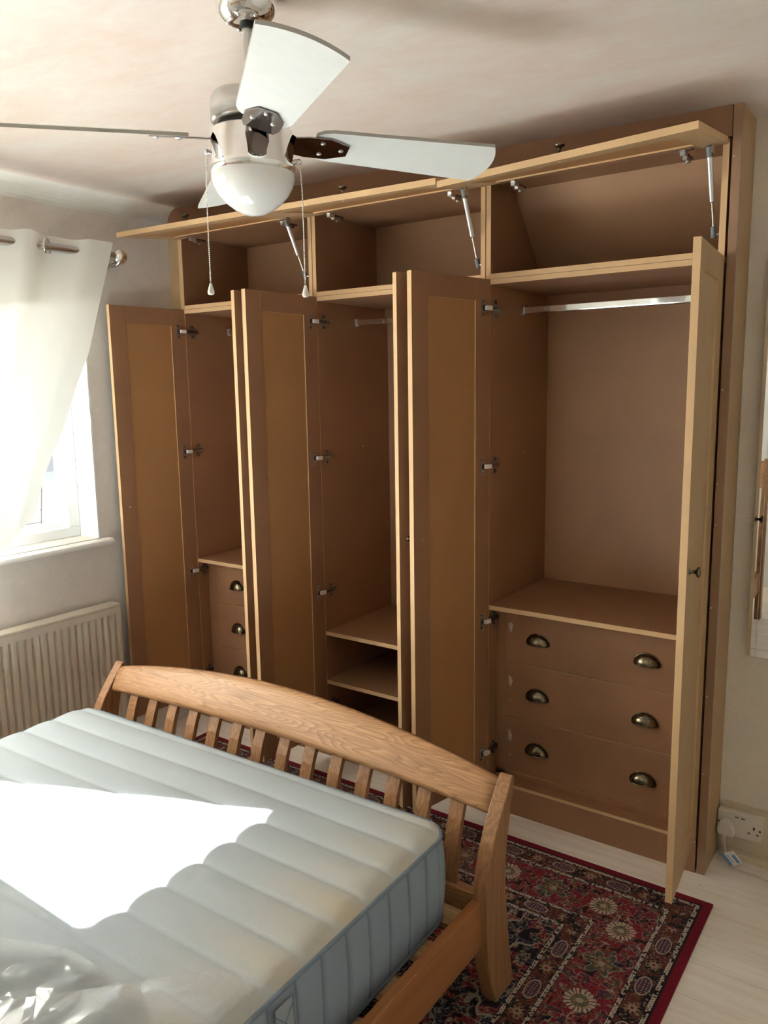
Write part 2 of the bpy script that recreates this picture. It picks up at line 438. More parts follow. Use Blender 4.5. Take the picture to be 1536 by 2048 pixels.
# stepped bead inside the frame
for (z0, z1) in ((WZ0 + .045, WZ0 + .058),): W('frame_rebate', FX0 + .005, FX0 + .022, WY0 + .06, WY1 - .06, z0, z1, M_upvc, .001)
W('frame_rebate', FX0 + .005, FX0 + .022, WY1 - .076, WY1 - .062, WZ0 + .058, WZ1 - .06, M_upvc, .001)
def sash(y0, y1, ang):
    z0, z1 = WZ0 + .03, WZ1 - .05
    s = link('sash', None, win, (FX0 - .004 - wx, (y0 + y1) / 2 - wyc, z1 - wz), (0, ang, 0))
    hw = (y1 - y0) / 2 + .012; h = z1 - z0; m = .068
    b = B()
    b.box(-.05, 0, -hw, hw, -m, 0); b.box(-.05, 0, -hw, hw, -h, -h + m)
    b.box(-.05, 0, -hw, -hw + m, -h + m, -m); b.box(-.05, 0, hw - m, hw, -h + m, -m)
    obj('sash_frame', b, M_upvc, s, bevel=.004)
    b = B()
    b.box(-.012, .003, hw - .012, hw - .008, -h, 0); b.box(-.012, .003, -hw + .008, -hw + .012, -h, 0)
    b.box(-.012, .003, -hw, hw, -h + .006, -h + .010)
    obj('seal', b, M_seal, s)
    obj('pane', B().box(-.030, -.026, -hw + m - .004, hw - m + .004, -h + m - .004, -m + .004), M_glass, s)
sash(lights[0][0] + .035, lights[0][1] - .056, R(9))
sash(lights[1][0] + .035, lights[1][1] - .035, 0)
sash(lights[2][0] + .056, lights[2][1] - .035, 0)

# outside: garden ground one storey down and a pale house seen through the gap
tag(obj('ground_outside', B().box(-40, -.6, -30, 40, -3.0, -2.85), M_out), 'grey ground outside below the window', 'ground', kind='structure')
hs = thing('neighbour_house', 'pale blue house outside the window, seen through the glass below the curtain', 'house', (-14, 7.2, -2.85))
obj('wall', B().box(-3, 3, -2.6, 2.6, 0, 3.0), M_house, hs)
obj('roof', B().prism([(-2.9, 3.0), (2.9, 3.0), (0, 4.7)], 'x', -3.2, 3.2), M_roof, hs)
wo = obj('window', B().box(3.0, 3.05, -.7, .7, 1.1, 2.3), M_upvc, hs)
obj('pane', B().box(3.05, 3.06, -.6, .6, 1.2, 2.2), M_roof, wo)

# ------------------------------------------------------------------ wardrobe
TB = .0185            # board thickness
ZF = .1205            # top of bottom board
ZS = 2.0372           # top of the double board between lower and upper cupboards
ZM = ZS - .0190
ZU = 2.356            # top of the upper cupboards
YD = .51              # depth
UX = [(-.006, .762), (.802, 1.566), (1.606, 2.372)]   # inner left and right of each unit
GAPY = .0
mats_bd = [M_face, M_edge]

def board(name, parent, o, x0, x1, y0, y1, z0, z1, m=None, bev=.0007):
    return obj(name, B().box(x0 - o[0], x1 - o[0], y0 - o[1], y1 - o[1], z0 - o[2], z1 - o[2], 0, 1), m or mats_bd, parent, bevel=bev)

# hinge: cup plate on the door, whitish arm, cruciform plate on the carcass
def hinge_mesh():
    b = B()   # local: origin at the hinge edge of door inner face; s along door, n out of inner face
    return b
def door_hinge(parent, s, z, th, hx, side):
    """door-local frame: x = distance from hinge edge along door, y = out of inner face. side=+1 left door"""
    b = B()
    b.box(s - .004, s + .012, -.0005, .0015, z - .031, z + .031, 0)           # flange
    b.cyl((s + .004, -.001, z), (s + .004, .0035, z), .0175, n=18, mi=0)
    b.cyl((s + .004, .003, z), (s + .004, .0045, z), .013, n=18, mi=1)
    b.box(s - .022, s + .002, .003, .016, z - .0075, z + .0075, 2)           # arm knuckle
    b.cyl((s + .006, .0015, z + .024), (s + .006, .003, z + .024), .003, n=8, mi=1)
    b.cyl((s + .006, .0015, z - .024), (s + .006, .003, z - .024), .003, n=8, mi=1)
    return obj('hinge', b, [M_nickel, M_seal, M_strut], parent)
def carcass_plate_mesh():
    # lies on a side panel facing +x; y into the wardrobe
    b = B()
    b.box(0, .0015, .022, .042, -.026, .026, 0); b.box(0, .0016, .012, .062, -.010, .010, 0)
    b.box(.0015, .013, -.012, .046, -.0065, .0065, 0); b.box(.013, .0145, -.002, .040, -.0045, .0045, 1)
    b.cyl((.0015, .032, .018), (.004, .032, .018), .0045, n=10, mi=1); b.cyl((.0015, .032, -.018), (.004, .032, -.018), .0045, n=10, mi=1)
    b.cyl((.0016, .056, 0), (.0045, .056, 0), .0055, n=10, mi=1)
    return b.mesh('hinge_plate', [plain('dark_hinge_nickel', (.28, .25, .22, 1), .35, 1), M_gun])
PLATE = carcass_plate_mesh()
HZ = [1.917, 1.352, .765, .237]

def knob_b():
    b = B(); b.lathe([(.0001, 0), (.0095, 0), (.0095, .002), (.0055, .004), (.005, .014), (.007, .018), (.0140, .022), (.0158, .025), (.0140, .0285), (.007, .031), (.0001, .0315)], n=24)
    return b.mesh('knob', [M_brass])
KNOB = knob_b()

def make_door(parent, hx, hy, ang, side, hinges=True, mf=None):
    mf = mf or M_face
    """side=+1: hinged on the left. The open door's inner face runs from (hx,hy) along the opening direction."""
    Wd, Td, zb, zt, st = .393, .0205, .1245, 2.018, .0775
    if side > 0:
        d = Vector((math.cos(ang), -math.sin(ang), 0)); nrm = Vector((math.sin(ang), math.cos(ang), 0))     # inner face normal (+x side)
    else:
        d = Vector((-math.cos(ang), -math.sin(ang), 0)); nrm = Vector((-math.sin(ang), math.cos(ang), 0))
    rz = math.atan2(d.y, d.x)
    flip = 1 if Vector((-d.y, d.x, 0)).dot(nrm) > 0 else -1   # local +y equals inner normal when flip=1
    px, py, pz = parent.location
    D = lambda y0, y1: (min(flip * y0, flip * y1), max(flip * y0, flip * y1))
    y0, y1 = D(-Td + .007, -.005)
    door = obj('door', B().box(st - .004, Wd - st + .004, y0, y1, zb + st - .004, zt - st + .004, 0, 0), [M_panel if mf is M_face else mf], parent, (hx - px, hy - py, -pz), (0, 0, rz))
    y0, y1 = D(-Td, 0)
    for (a, c) in ((0, st), (Wd - st, Wd)):
        obj('stile', B().box(a, c, y0, y1, zb, zt, 0, 1), [mf, M_edge], door, bevel=.0008)
    for (a, c) in ((zb, zb + st), (zt - st, zt)):
        obj('rail', B().box(st, Wd - st, y0, y1, a, c, 0, 1), [mf, M_edge], door, bevel=.0004)
    if hinges:
        for z in HZ:
            b = B(); f = flip
            def bx(s0, s1, a, c, z0, z1, mi): b.box(s0, s1, min(f * a, f * c), max(f * a, f * c), z0, z1, mi)
            bx(.030, .048, -.0003, .0015, z - .031, z + .031, 0)
            b.cyl((.036, f * .001, z), (.036, f * .004, z), .0150, n=18, mi=0)
            b.cyl((.036, f * .004, z), (.036, f * .005, z), .0115, n=18, mi=1)
            bx(.006, .034, .004, .017, z - .0075, z + .0075, 2)
            b.cyl((.040, f * .001, z + .024), (.040, f * .003, z + .024), .0035, n=8, mi=1)
            b.cyl((.040, f * .001, z - .024), (.040, f * .003, z - .024), .0035, n=8, mi=1)
            obj('hinge', b, [M_nickel, M_seal, M_armw], door)
    # knob on the outer face, its screw head on the inner face
    k = link('knob', KNOB, door, (Wd - .040, -flip * (Td - .0005), 1.122), (R(90) * flip, 0, 0)); k['label'] = 'small aged brass knob'
    b = B(); b.cyl((Wd - .040, -flip * .0005, 1.122), (Wd - .040, flip * .0015, 1.122), .004, n=10); obj('screw', b, M_strut, door)
    return door

def cup_pull():
    # half-dome shell; local: width along x, dome towards -y, open side down
    b = B(); Wc, Hc, Dc = .044, .038, .024
    def fn(u, v):
        a = PI * u; ph = v * PI / 2          # a around the arc, ph from rim to the front
        return (-Wc * math.cos(a) * math.cos(ph), -Dc * math.sin(ph) - .002, Hc * math.sin(a) * math.cos(ph) * (1 - .10 * math.sin(ph)))
    b.grid(fn, 20, 10)
    def fi(u, v):
        p = fn(u, v); return (p[0] * .93, p[1] * .90 + .0, p[2] * .93)
    b.grid(fi, 20, 10)
    rim = [(-(Wc + .002) * math.cos(PI * i / 22), -.001, (Hc + .002) * math.sin(PI * i / 22)) for i in range(23)]
    b.tube(rim, .0030, 6)
    lip = [(-Wc * math.cos(PI * .5 * i / 8 * 2 if False else PI * i / 16), -Dc * math.sin(PI * i / 16) - .002, 0) for i in range(17)]
    b.tube(lip, .0024, 6)
    return b.mesh('cup_pull', [M_brass])
CUP = cup_pull()

def rail_part(parent, o, x0, x1, y, z):
    r = obj('hanging_rail', B().prism([(y - .007 - o[1], z - .0125 - o[2]), (y + .007 - o[1], z - .0125 - o[2]), (y + .007 - o[1], z + .0125 - o[2]), (y - .007 - o[1], z + .0125 - o[2])], 'x', x0 - o[0], x1 - o[0]), M_chrome, parent, bevel=.003)
    for (xa, xb) in ((x0 - .002, x0 + .012), (x1 - .012, x1 + .002)):
        obj('rail_socket', B().box(xa - o[0], xb - o[0], y - .012 - o[1], y + .012 - o[1], z - .018 - o[2], z + .016 - o[2]), M_chrome_r, r, bevel=.002)
    return r

def unit(k, label):
    x0, x1 = UX[k]; xo0, xo1 = x0 - TB, x1 + TB
    if k == 0: xo0 = x0 - .026
    t = thing('wardrobe_unit', label, 'wardrobe', ((x0 + x1) / 2, YD / 2, 0), group='wardrobe units side by side'); o = tuple(t.location)
    board('side_panel', t, o, xo0, x0, 0, YD, 0, ZM - TB); board('side_panel', t, o, x1, xo1, 0, YD, 0, ZM - TB)
    board('top_panel', t, o, xo0, xo1, 0, YD, ZM - TB + .0002, ZM)
    board('bottom_panel', t, o, x0, x1, .0, YD, ZF - .012, ZF)
    board('back_panel', t, o, xo0, xo1, YD + .0003, YD + .009, ZF - .02, ZM, [M_back, M_edge])
    # hanging rail batten across the back under the top
    board('back_batten', t, o, x0, x1, YD - .020, YD - .0005, ZM - .085, ZM - TB - .0005)
    for (xx, rz) in ((x0, 0), (x1, PI)):
        for z in HZ:
            link('hinge_plate', PLATE, t, (xx - o[0], -o[1], z - o[2])).scale = (1 if rz == 0 else -1, 1.2, 1.25)
    for sx in (1, 4):   # small screw heads in the side panels
        b = B(); b.cyl((x0 - o[0] - .0005, .30 - o[1], .5 + sx * .22), (x0 - o[0] + .001, .30 - o[1], .5 + sx * .22), .003, n=8); obj('screw', b, M_strut, t)
    return t, o
def drawers(t, o, k, zt, faces_z, xl, xr, handles):
    x0, x1 = UX[k]; yf = .06
    board('shelf', t, o, x0, x1, .001, YD - .0005, zt - .018, zt)
    # filler strips beside the drawer fronts
    board('filler_strip', t, o, x0 + .0005, xl - .0015, yf + .002, yf + .020, ZF, zt - .0185)
    board('filler_strip', t, o, xr + .0015, x1 - .0005, yf + .002, yf + .020, ZF, zt - .0185)
    hi = zt - .0205
    for i, z in enumerate(faces_z):
        d = obj('drawer', B().box(xl - o[0], xr - o[0], yf - o[1], yf + .0185 - o[1], z + .0015 - o[2], hi - .0015 - o[2], 0, 1), [M_drawer, M_edge], t, bevel=.0008)
        zh = [.680, .463, .242][i]
        for xh in handles: link('cup_pull', CUP, d, (xh - o[0], yf - o[1], zh - o[2]))
        if k == 2:   # smeared filler over the screw heads at the left of each front
            cx_, cz_ = xl + .02 - o[0], (z + hi) / 2 + .035 - o[2]
            poly = [(cx_ + .008 * math.cos(a) * (1 + .3 * math.sin(3 * a + i)), cz_ + .022 * math.sin(a) * (1 + .2 * math.cos(2 * a + i))) for a in [2 * PI * j / 14 for j in range(14)]]
            obj('filler_spot', B().prism(poly, 'y', yf - .0006 - o[1], yf + .001 - o[1]), M_fill, d)
            for zz in (cz_, cz_ - .08):
                obj('screw', B().cyl((cx_ + .001, yf - .0015 - o[1], zz), (cx_ + .001, yf - o[1], zz), .0022, n=8), M_strut, d)
        hi = z
U1, o1 = unit(0, 'left wardrobe unit nearest the window, with a column of three narrow drawers')
drawers(U1, o1, 0, .8205, [.5915, .3670, .1230], .0605, .70, [.197, .560])
rail_part(U1, o1, UX[0][0], UX[0][1], .272, 1.927)
U2, o2 = unit(1, 'middle wardrobe unit with two open lower shelves and no drawers')
board('shelf', U2, o2, UX[1][0], UX[1][1], .001, YD - .0005, .583 - .018, .583)
board('shelf', U2, o2, UX[1][0], UX[1][1], .001, YD - .0005, .358 - .018, .358)
rail_part(U2, o2, UX[1][0], UX[1][1], .262, 1.927)
U3, o3 = unit(2, 'right wardrobe unit with three wide drawers, each with two cup handles')
drawers(U3, o3, 2, .8205, [.5885, .3685, .1430], 1.650, 2.335, [1.783, 2.190])
board('base_strip', U3, o3, UX[2][0] + .0005, UX[2][1] - .0005, .062, .0805, ZF + .0002, .1415)
rail_part(U3, o3, UX[2][0], UX[2][1], .262, 1.927)
make_door(U1, -.006, -.004, R(95.2), 1)
make_door(U1, .762, -.004, R(81.3), -1)
make_door(U2, .803, -.004, R(93.0), 1)
make_door(U2, 1.566, -.004, R(71.2), -1)
make_door(U3, 1.607, -.004, R(102.6), 1)
make_door(U3, 2.369, -.004, R(94.6), -1, True, M_pale)

# upper cupboards with lift-up flaps on one gas strut each
def top_cup(k, label, zl, zr, strut):
    x0, x1 = UX[k]; xo0, xo1 = x0 - TB, x1 + TB
    if k == 0: xo0 = x0 - .026
    t = thing('top_cupboard', label, 'cupboard', ((x0 + x1) / 2, YD / 2, ZS - TB), group='upper cupboards in a row under the ceiling'); o = tuple(t.location)
    yb = .43 if k < 2 else .18
    if k < 2:
        board('side_panel', t, o, xo0, x0, 0, YD, ZS - TB + .0003, ZU - .0035); board('side_panel', t, o, x1, xo1, 0, YD, ZS - TB + .0003, ZU - .0035)
        board('back_panel', t, o, x0, x1, yb, yb + .009, ZS, ZU - .003, [M_back, M_edge])
        board('top_panel', t, o, x0, x1, .0205, YD, ZU - .003, ZU + .015)
    else:
        yt, yl = .185, .455
        pf = [(0 - o[1], ZS - TB + .0003 - o[2]), (YD - o[1], ZS - TB + .0003 - o[2]), (YD - o[1], ZS - o[2]), (yt + .012 - o[1], ZU - .0035 - o[2]), (0 - o[1], ZU - .0035 - o[2])]
        for a, c in ((xo0, x0), (x1, xo1)): obj('side_panel', B().prism(pf, 'x', a - o[0], c - o[0], 0, 1), mats_bd, t)
        obj('back_panel', B().prism([(yl - o[1], ZS - o[2]), (yl + .012 - o[1], ZS - o[2]), (yt + .012 - o[1], ZU - .003 - o[2]), (yt - o[1], ZU - .003 - o[2])], 'x', x0 - o[0], x1 - o[0]), [M_back, M_edge], t, label='sloping back panel')
        board('top_panel', t, o, x0, x1, .0205, yt + .012, ZU - .003, ZU + .015)
    board('bottom_panel', t, o, x0, x1, 0, YD, ZS - TB + .0003, ZS)
    # flap: hinge line at the top front edge, free edge sagging zl (left) and zr (right)
    L = .333; th = .0205; fx0, fx1 = (xo0 + .001 if k else -.034), xo1 - .001
    if k == 2: fx1 = 2.3865
    def P(u, s, d):   # u across, s from hinge 0 to free 1, d depth below the top face
        x = fx0 + (fx1 - fx0) * u; zf = zl + (zr - zl) * u
        y = -.004 - L * s; z = 2.3565 + (zf - 2.3565) * s - d
        return (x - o[0], y - o[1], z - o[2])
    st = .0775; su = st / (fx1 - fx0); ss = st / L
    def slab(u0, u1, s0, s1, d0, d1, mi=0, edge=1, nu=6):
        b = B()
        top = [P(u0 + (u1 - u0) * i / nu, s, d0) for s in (s0, s1) for i in range(nu + 1)]
        bot = [P(u0 + (u1 - u0) * i / nu, s, d1) for s in (s0, s1) for i in range(nu + 1)]
        n = nu + 1; b.add(top + bot, [], 0)
        o_ = 0
        def F(f, m): b.f.append(f); b.mi.append(m); b.sm.append(False)
        for i in range(nu):
            F((i, i + 1, n + i + 1, n + i), mi); F((2 * n + i, 2 * n + n + i, 2 * n + n + i + 1, 2 * n + i + 1), mi)
            F((i, 2 * n + i, 2 * n + i + 1, i + 1), edge); F((n + i, n + i + 1, 3 * n + i + 1, 3 * n + i), edge)
        F((0, n, 3 * n, 2 * n), edge); F((nu, 2 * n + nu, 3 * n + nu, n + nu), edge)
        return b
    fl_ = obj('flap_door', slab(su * .97, 1 - su * .97, ss * .97, 1 - ss * .97, .007, th - .005, 0, 0), [M_panel], t)
    obj('stile', slab(0, su, 0, 1, 0, th, nu=1), [M_pale, M_edge], fl_, bevel=.0008); obj('stile', slab(1 - su, 1, 0, 1, 0, th, nu=1), [M_pale, M_edge], fl_, bevel=.0008)
    obj('rail', slab(su, 1 - su, 0, ss, 0, th), [M_face, M_edge], fl_); obj('rail', slab(su, 1 - su, 1 - ss, 1, 0, th), [M_pale, M_edge], fl_)
    kx = .5
    kp = P(kx, .90, 0); kn = link('knob', KNOB, fl_, kp); kn['label'] = 'small aged brass knob on the outer face'
    kp = P(kx, .90, th); b = B(); b.cyl(kp, (kp[0], kp[1], kp[2] - .0015), .004, n=10); obj('screw', b, M_strut, fl_)
    for xh in (x0 + .102, x1 - .106):
        u = (xh - fx0) / (fx1 - fx0); b = B(); p0 = P(u, .11, th)
        X, Y, Z = p0
        b.box(X - .031, X + .031, Y - .008, Y + .008, Z - .0015, Z + .0005, 0)
        b.cyl((X, Y - .002, Z), (X, Y - .002, Z - .004), .016, n=18, mi=0)
        b.box(X - .0075, X + .0075, Y + .002, Y + .034, Z - .016, Z - .003, 2)
        b.box(X - .0065, X + .0065, Y + .030, Y + .075, Z - .022, Z - .010, 0)
        b.box(X - .010, X + .010, Y + .040, Y + .090, Z - .010, Z - .004 , 1)
        b.cyl((X, Y + .058, Z - .022), (X, Y + .058, Z - .026), .0055, n=10, mi=2)
        obj('hinge', b, [M_nickel, M_gun, M_strut], fl_)
    # gas strut near the right side
    (sx, ty, tz, by, bz) = strut
    top = Vector((sx - o[0], ty - o[1], tz - o[2])); bot = Vector((sx - o[0], by - o[1], bz - o[2])); d = bot - top
    b = B(); b.cyl(top + d * .06, top + d * .60, .0080, n=14); b.cyl(top + d * .60, top + d * .62, .0080, .005, n=14)
    g = obj('gas_strut', b, M_strut, t)
    b = B(); b.cyl(top + d * .61, top + d * .93, .0035, n=10); obj('piston_rod', b, M_chrome, g)
    b = B(); b.cyl(top - d * .02, top + d * .10, .0095, n=10); b.cyl(top + d * .90, bot + d * .03, .0085, .0095, n=10); obj('end_cap', b, M_strutcap, g)
    b = B(); tb = top
    b.box(tb.x + .010, tb.x + .0125, tb.y - .012, tb.y + .012, tb.z - .016, tb.z + .014); b.box(tb.x - .008, tb.x + .0125, tb.y - .012, tb.y + .012, tb.z + .012, tb.z + .0145)
    b.cyl((tb.x - .004, tb.y, tb.z), (tb.x + .012, tb.y, tb.z), .004, n=10)
    b.cyl((bot.x, bot.y, bot.z), (x1 - o[0], bot.y, bot.z), .004, n=10)
    obj('strut_bracket', b, M_chrome_r, g)
    return t
top_cup(0, 'upper left cupboard by the window wall, its flap lifted behind the fan', 2.3235, 2.3140, (.742, -.108, 2.312, .003, 2.105))
top_cup(1, 'upper middle cupboard with raised flap, above the unit with open shelves', 2.3130, 2.3010, (1.546, -.092, 2.313, .017, 2.075))
top_cup(2, 'upper right cupboard with raised flap and sloping back, above the wide drawers', 2.2900, 2.3200, (2.345, -.050, 2.322, .052, 2.092))

# surround: end post and return panel, fascia, scribe filler, plinth
s_ = thing('wardrobe_surround', 'brown board surround fixed round the wardrobe: end post, fascia and plinth', 'wardrobe surround', (1.16, .0, 0)); o = tuple(s_.location)
pz = ceil_z(2.4)
obj('end_post', B().box(2.3975 - o[0], 2.4245 - o[0], .0, .0300, 0, pz - .001, 0, 0), [M_post, M_edge], s_, bevel=.0015, label='glossy sealed front post at the right end')
obj('return_panel', B().box(2.4055 - o[0], 2.4235 - o[0], .0304, .188, 0, pz - .001, 0, 1), [M_pale, M_edge], s_, label='side panel running back to the wall')
fp = [(2.3950, 2.3575), (2.3950, pz), (-.039, ceil_z(-.039) - .001)]
for i in range(1, 8):
    a = PI / 2 * (1 - i / 8); fp.append((XL + .004 + .060 * (1 - math.cos(a)), 2.405 + (ceil_z(-.04) - 2.408) * math.sin(a)))
fp += [(XL + .001, 2.3575)]
obj('fascia', B().prism([(x - o[0], z) for x, z in fp], 'y', .0, .0185), mats_bd, s_, label='long fascia board against the ceiling')
obj('scribe_filler', B().box(XL + .0005 - o[0], -.0330 - o[0], .003, .0215, 0, 2.3570, 0, 1), [mdf('filler_board', (.44, .30, .16, 1)), M_edge], s_, label='narrow filler board against the window wall')
obj('plinth', B().box(-.0005 - .032 - o[0], 2.3925 - o[0], -.0008, -.0002 + .0, 0, ZF - .0125, 0, 0), [M_face, M_edge], s_, label='plinth board along the floor')
b = B()
for i, z in enumerate([.10, .36, .63, .93, 1.20, 1.33, 1.62, 2.30]): b.cyl((2.404 - o[0], -.0012, z), (2.404 - o[0], .001, z), .0025, n=8)
obj('screw', b, M_strut, s_)

# ------------------------------------------------------------------ rug (flat woven pattern as a generated texture)
RX0, RX1, RY0, RY1 = .16, 2.487, -1.78, -.152
res = .0016
nx, ny = int((RX1 - RX0) / res), int((RY1 - RY0) / res)
gx, gy = np.meshgrid((np.arange(nx) + .5) * res, (np.arange(ny) + .5) * res)
Wr, Hr = nx * res, ny * res
def vnoise(scale, seed):
    r_ = np.random.default_rng(seed); gw, gh = int(Wr / scale) + 3, int(Hr / scale) + 3
    g = r_.random((gh, gw)); fx, fy = gx / scale, gy / scale
    ix, iy = fx.astype(int), fy.astype(int); tx, ty = fx - ix, fy - iy
    tx = tx * tx * (3 - 2 * tx); ty = ty * ty * (3 - 2 * ty)
    return (g[iy, ix] * (1 - tx) + g[iy, ix + 1] * tx) * (1 - ty) + (g[iy + 1, ix] * (1 - tx) + g[iy + 1, ix + 1] * tx) * ty
dx_, dy_ = np.minimum(gx, Wr - gx), np.minimum(gy, Hr - gy)
d = np.minimum(dx_, dy_)
vert = dx_ < dy_
al = np.where(vert, np.where(gy > Hr / 2, Hr - gy, gy), np.where(gx > Wr / 2, Wr - gx, gx))   # along the border, from corner
C_ = dict(red=(.235, .018, .030), crim=(.20, .010, .022), brown=(.115, .030, .026), navy=(.020, .022, .045), cream=(.58, .50, .38), blk=(.018, .014, .018), green=(.10, .115, .075), tan=(.32, .19, .09), purp=(.09, .03, .06))
img = np.zeros((ny, nx, 3)); img[:] = C_['crim']
def put(mask, c, k=1.0): img[mask] = np.array(C_[c]) * k
n1, n2, n3, n4 = vnoise(.016, 1), vnoise(.010, 2), vnoise(.026, 3), vnoise(.0060, 4)
line = lambda n, w, lv=.5: np.abs(n - lv) < w
guards = [(.030, .046), (.104, .120), (.280, .296), (.350, .366)]
put((d > .046) & (d < .104), 'brown'); put((d > .120) & (d < .280), 'red'); put((d > .296) & (d < .350), 'brown'); put(d > .366, 'navy')
put((d > .025) & (d < .030), 'blk')
# vines
m = (d > .120) & (d < .280)
put(m & (n1 > .74), 'purp', .8); put(m & (n2 > .80), 'green', .8); put(m & line(n1, .035, .62), 'cream', .60); put(m & line(n2, .040, .55) & (n3 > .4), 'tan', .8); put(m & (n4 > .80) , 'cream', .40); put(m & (n3 > .66) & (n2 < .34), 'blk'); put(m & line(n3, .02, .5), 'green')
for a0, a1 in ((.046, .104), (.296, .350)):
    m = (d > a0) & (d < a1)
    put(m & (n1 > .60), 'blk'); put(m & line(n2, .035), 'tan', .75); put(m & (n4 > .80), 'cream', .45)
m = d > .366
put(m & (n3 > .55), 'red', .75); put(m & line(n1, .045), 'cream', .55); put(m & line(n2, .04, .45), 'tan', .9); put(m & (n4 > .74), 'cream', .5); put(m & (n1 < .28), 'blk')
put(m & line(np.sin((gx - Wr / 2) * 9) * np.sin((gy - Hr / 2) * 9) + n3 * .3, .03, .25), 'cream', .6)
# guard chains
for a0, a1 in guards:
    m = (d > a0) & (d < a1); put(m, 'blk')
    t_ = (d - a0) / (a1 - a0); ph = np.sin(al * 2 * PI / .020)
    put(m & ((np.abs(t_ - .5 - .30 * ph) < .17) | (np.abs(t_ - .5 + .30 * ph) < .25)) & (n4 > .32), 'cream', .95)
    put(m & ((t_ < .10) | (t_ > .90)) , 'purp', .6)
# medallions in brown borders
def medallions(dc, hw, hl, pitch, off):
    q = np.mod(al - off + pitch / 2, pitch) - pitch / 2; e = (np.abs((d - dc) / hw)) ** 2 + np.abs(q / hl) ** 2.2
    ok = al > off - pitch / 2
    put(ok & (e < 1), 'cream', .75); put(ok & (e < .72), 'purp'); hat = (np.sin(d * 2 * PI / .009) > -.1) & (np.sin(q * 2 * PI / .009) > -.1)
    put(ok & (e < .6) & hat, 'cream', .55)
    q2 = np.mod(al - off, pitch) - pitch / 2; rr = np.hypot(q2, d - dc); th = np.arctan2(q2, d - dc)
    put(ok & (rr < .017 * (1 + .35 * np.cos(8 * th))), 'tan', .9); put(ok & (rr < .011 * (1 + .3 * np.cos(8 * th))), 'cream', .6); put(ok & (rr < .005), 'red')
medallions(.075, .021, .040, .19, .28); medallions(.323, .020, .040, .19, .46)
# flowers in the main border
pitch = .333; off = .285
q = np.mod(al - off + pitch / 2, pitch) - pitch / 2; rr = np.hypot(q, d - .200); th = np.arctan2(q, d - .200); ok = al > off - pitch / 2
put(ok & (rr < .040 + .006 * n4) & (np.cos(18 * th + 3 * n1) > -.55) & (rr > .018), 'cream', .85); put(ok & (rr < .024), 'green', 1.1); put(ok & (rr < .024) & line(n4, .12), 'tan'); put(ok & (rr < .010), 'cream', .7)
q = np.mod(al - off, pitch) - pitch / 2; rr = np.hypot(q, d - .200); th = np.arctan2(q, d - .200)
sr = .044 * (1 + .35 * np.cos(6 * th)) * (.8 + .4 * n1); put(ok & (rr < sr) & (n4 > .3), 'green', .75); put(ok & line(rr / sr, .07, .9), 'cream', .55); put(ok & (rr < sr * .5) & (n4 > .35), 'tan', .9); put(ok & (rr < .010), 'cream', .6)
img *= .85 * (.82 + .36 * rng.random((ny, nx, 1)))
px = np.ones((ny, nx, 4), np.float32); px[..., :3] = np.clip(img, 0, 1) ** (1 / 2.2)
im = bpy.data.images.new('rug_weave', nx, ny); im.pixels.foreach_set(px.ravel()); im.pack()
t = NT('persian_rug_weave'); tc = t.new('ShaderNodeTexCoord'); it = t.new('ShaderNodeTexImage'); it.image = im
t.link(tc.outputs['UV'], it.inputs[0]); t.base(it.outputs[0]); v = t.coords(); t.bump(t.noise(v, 500, 2), .5, .002)
M_rug = t.set(.95, spec=.1)
b = B(); RN = 60
b.grid(lambda u, v_: (RX0 + (RX1 - RX0) * u, RY0 + (RY1 - RY0) * v_, .0085), 40, 30)
b.box(RX0, RX1, RY0, RY1, .0005, .0083, 1)
M_rugedge = plain('crimson_rug_edge', (.20, .012, .025, 1), .95)
rug = obj('rug', b, [M_rug, M_rugedge])
uv = rug.data.uv_layers.new(name='UVMap')
for l in rug.data.loops:
    c = rug.data.vertices[l.vertex_index].co; uv.data[l.index].uv = ((c.x - RX0) / (RX1 - RX0), (c.y - RY0) / (RY1 - RY0))
tag(rug, 'dark red patterned rug with cream flowers on the white floorboards', 'rug')

# ------------------------------------------------------------------ bed
BX0, BX1 = .445, 2.09      # outer faces of the left and right side rails
bed = thing('bed', 'oak bed frame with slatted curved footboard, under the bare mattress', 'bed', ((BX0 + BX1) / 2, -1.9, 0)); o = tuple(bed.location)
pf = [(-.905, .0088), (-.945, .12), (-.962, .24), (-.966, .33), (-.957, .40), (-.924, .48), (-.885, .54), (-.845, .59), (-.822, .618)]
pb = [(-.806, .616), (-.815, .58), (-.835, .50), (-.852, .42), (-.856, .36), (-.850, .29), (-.838, .20), (-.822, .10), (-.800, .0088)]
def dense(pts, n=5): return [(p.x, p.y) for p in catmull([(a, c, 0) for a, c in pts], n)]
post = dense(pf) + [(-.813, .622)] + dense(pb)
for xa in (BX0 - .015, BX1 - .023):
    obj('foot_post', B().prism([(y - o[1], z) for y, z in post], 'x', xa - o[0], xa + .040 - o[0]), M_oak_z, bed, bevel=.003)
XA, XB = BX0 + .024, BX1 - .022
def lean(z):  # centre line of the leaning footboard
    zs = [0.20, .33, .42, .50, .56, .62, .70]; ys = [-.895, -.905, -.893, -.868, -.842, -.812, -.775]
    return float(np.interp(z, zs, ys))
def arch(u): return math.sin(PI * min(max(u, 0), 1)) ** .85
b = B(); nu, nv = 48, 8; th = .024
rows = []
def rail_pt(u, v_, side):
    zb_ = .527 + .030 * arch(u); zt_ = .606 + .082 * arch(u)
    z = zb_ + (zt_ - zb_) * v_; zz = zb_ + (zt_ - zb_) * v_
    y = lean(.50 + .10 * v_ + .05 * arch(u) * v_)
    e = 1 - (2 * v_ - 1) ** 4
    y += side * (th / 2) * (.45 + .55 * e ** .5) 
    return (XA + (XB - XA) * u - o[0], y - o[1], z)
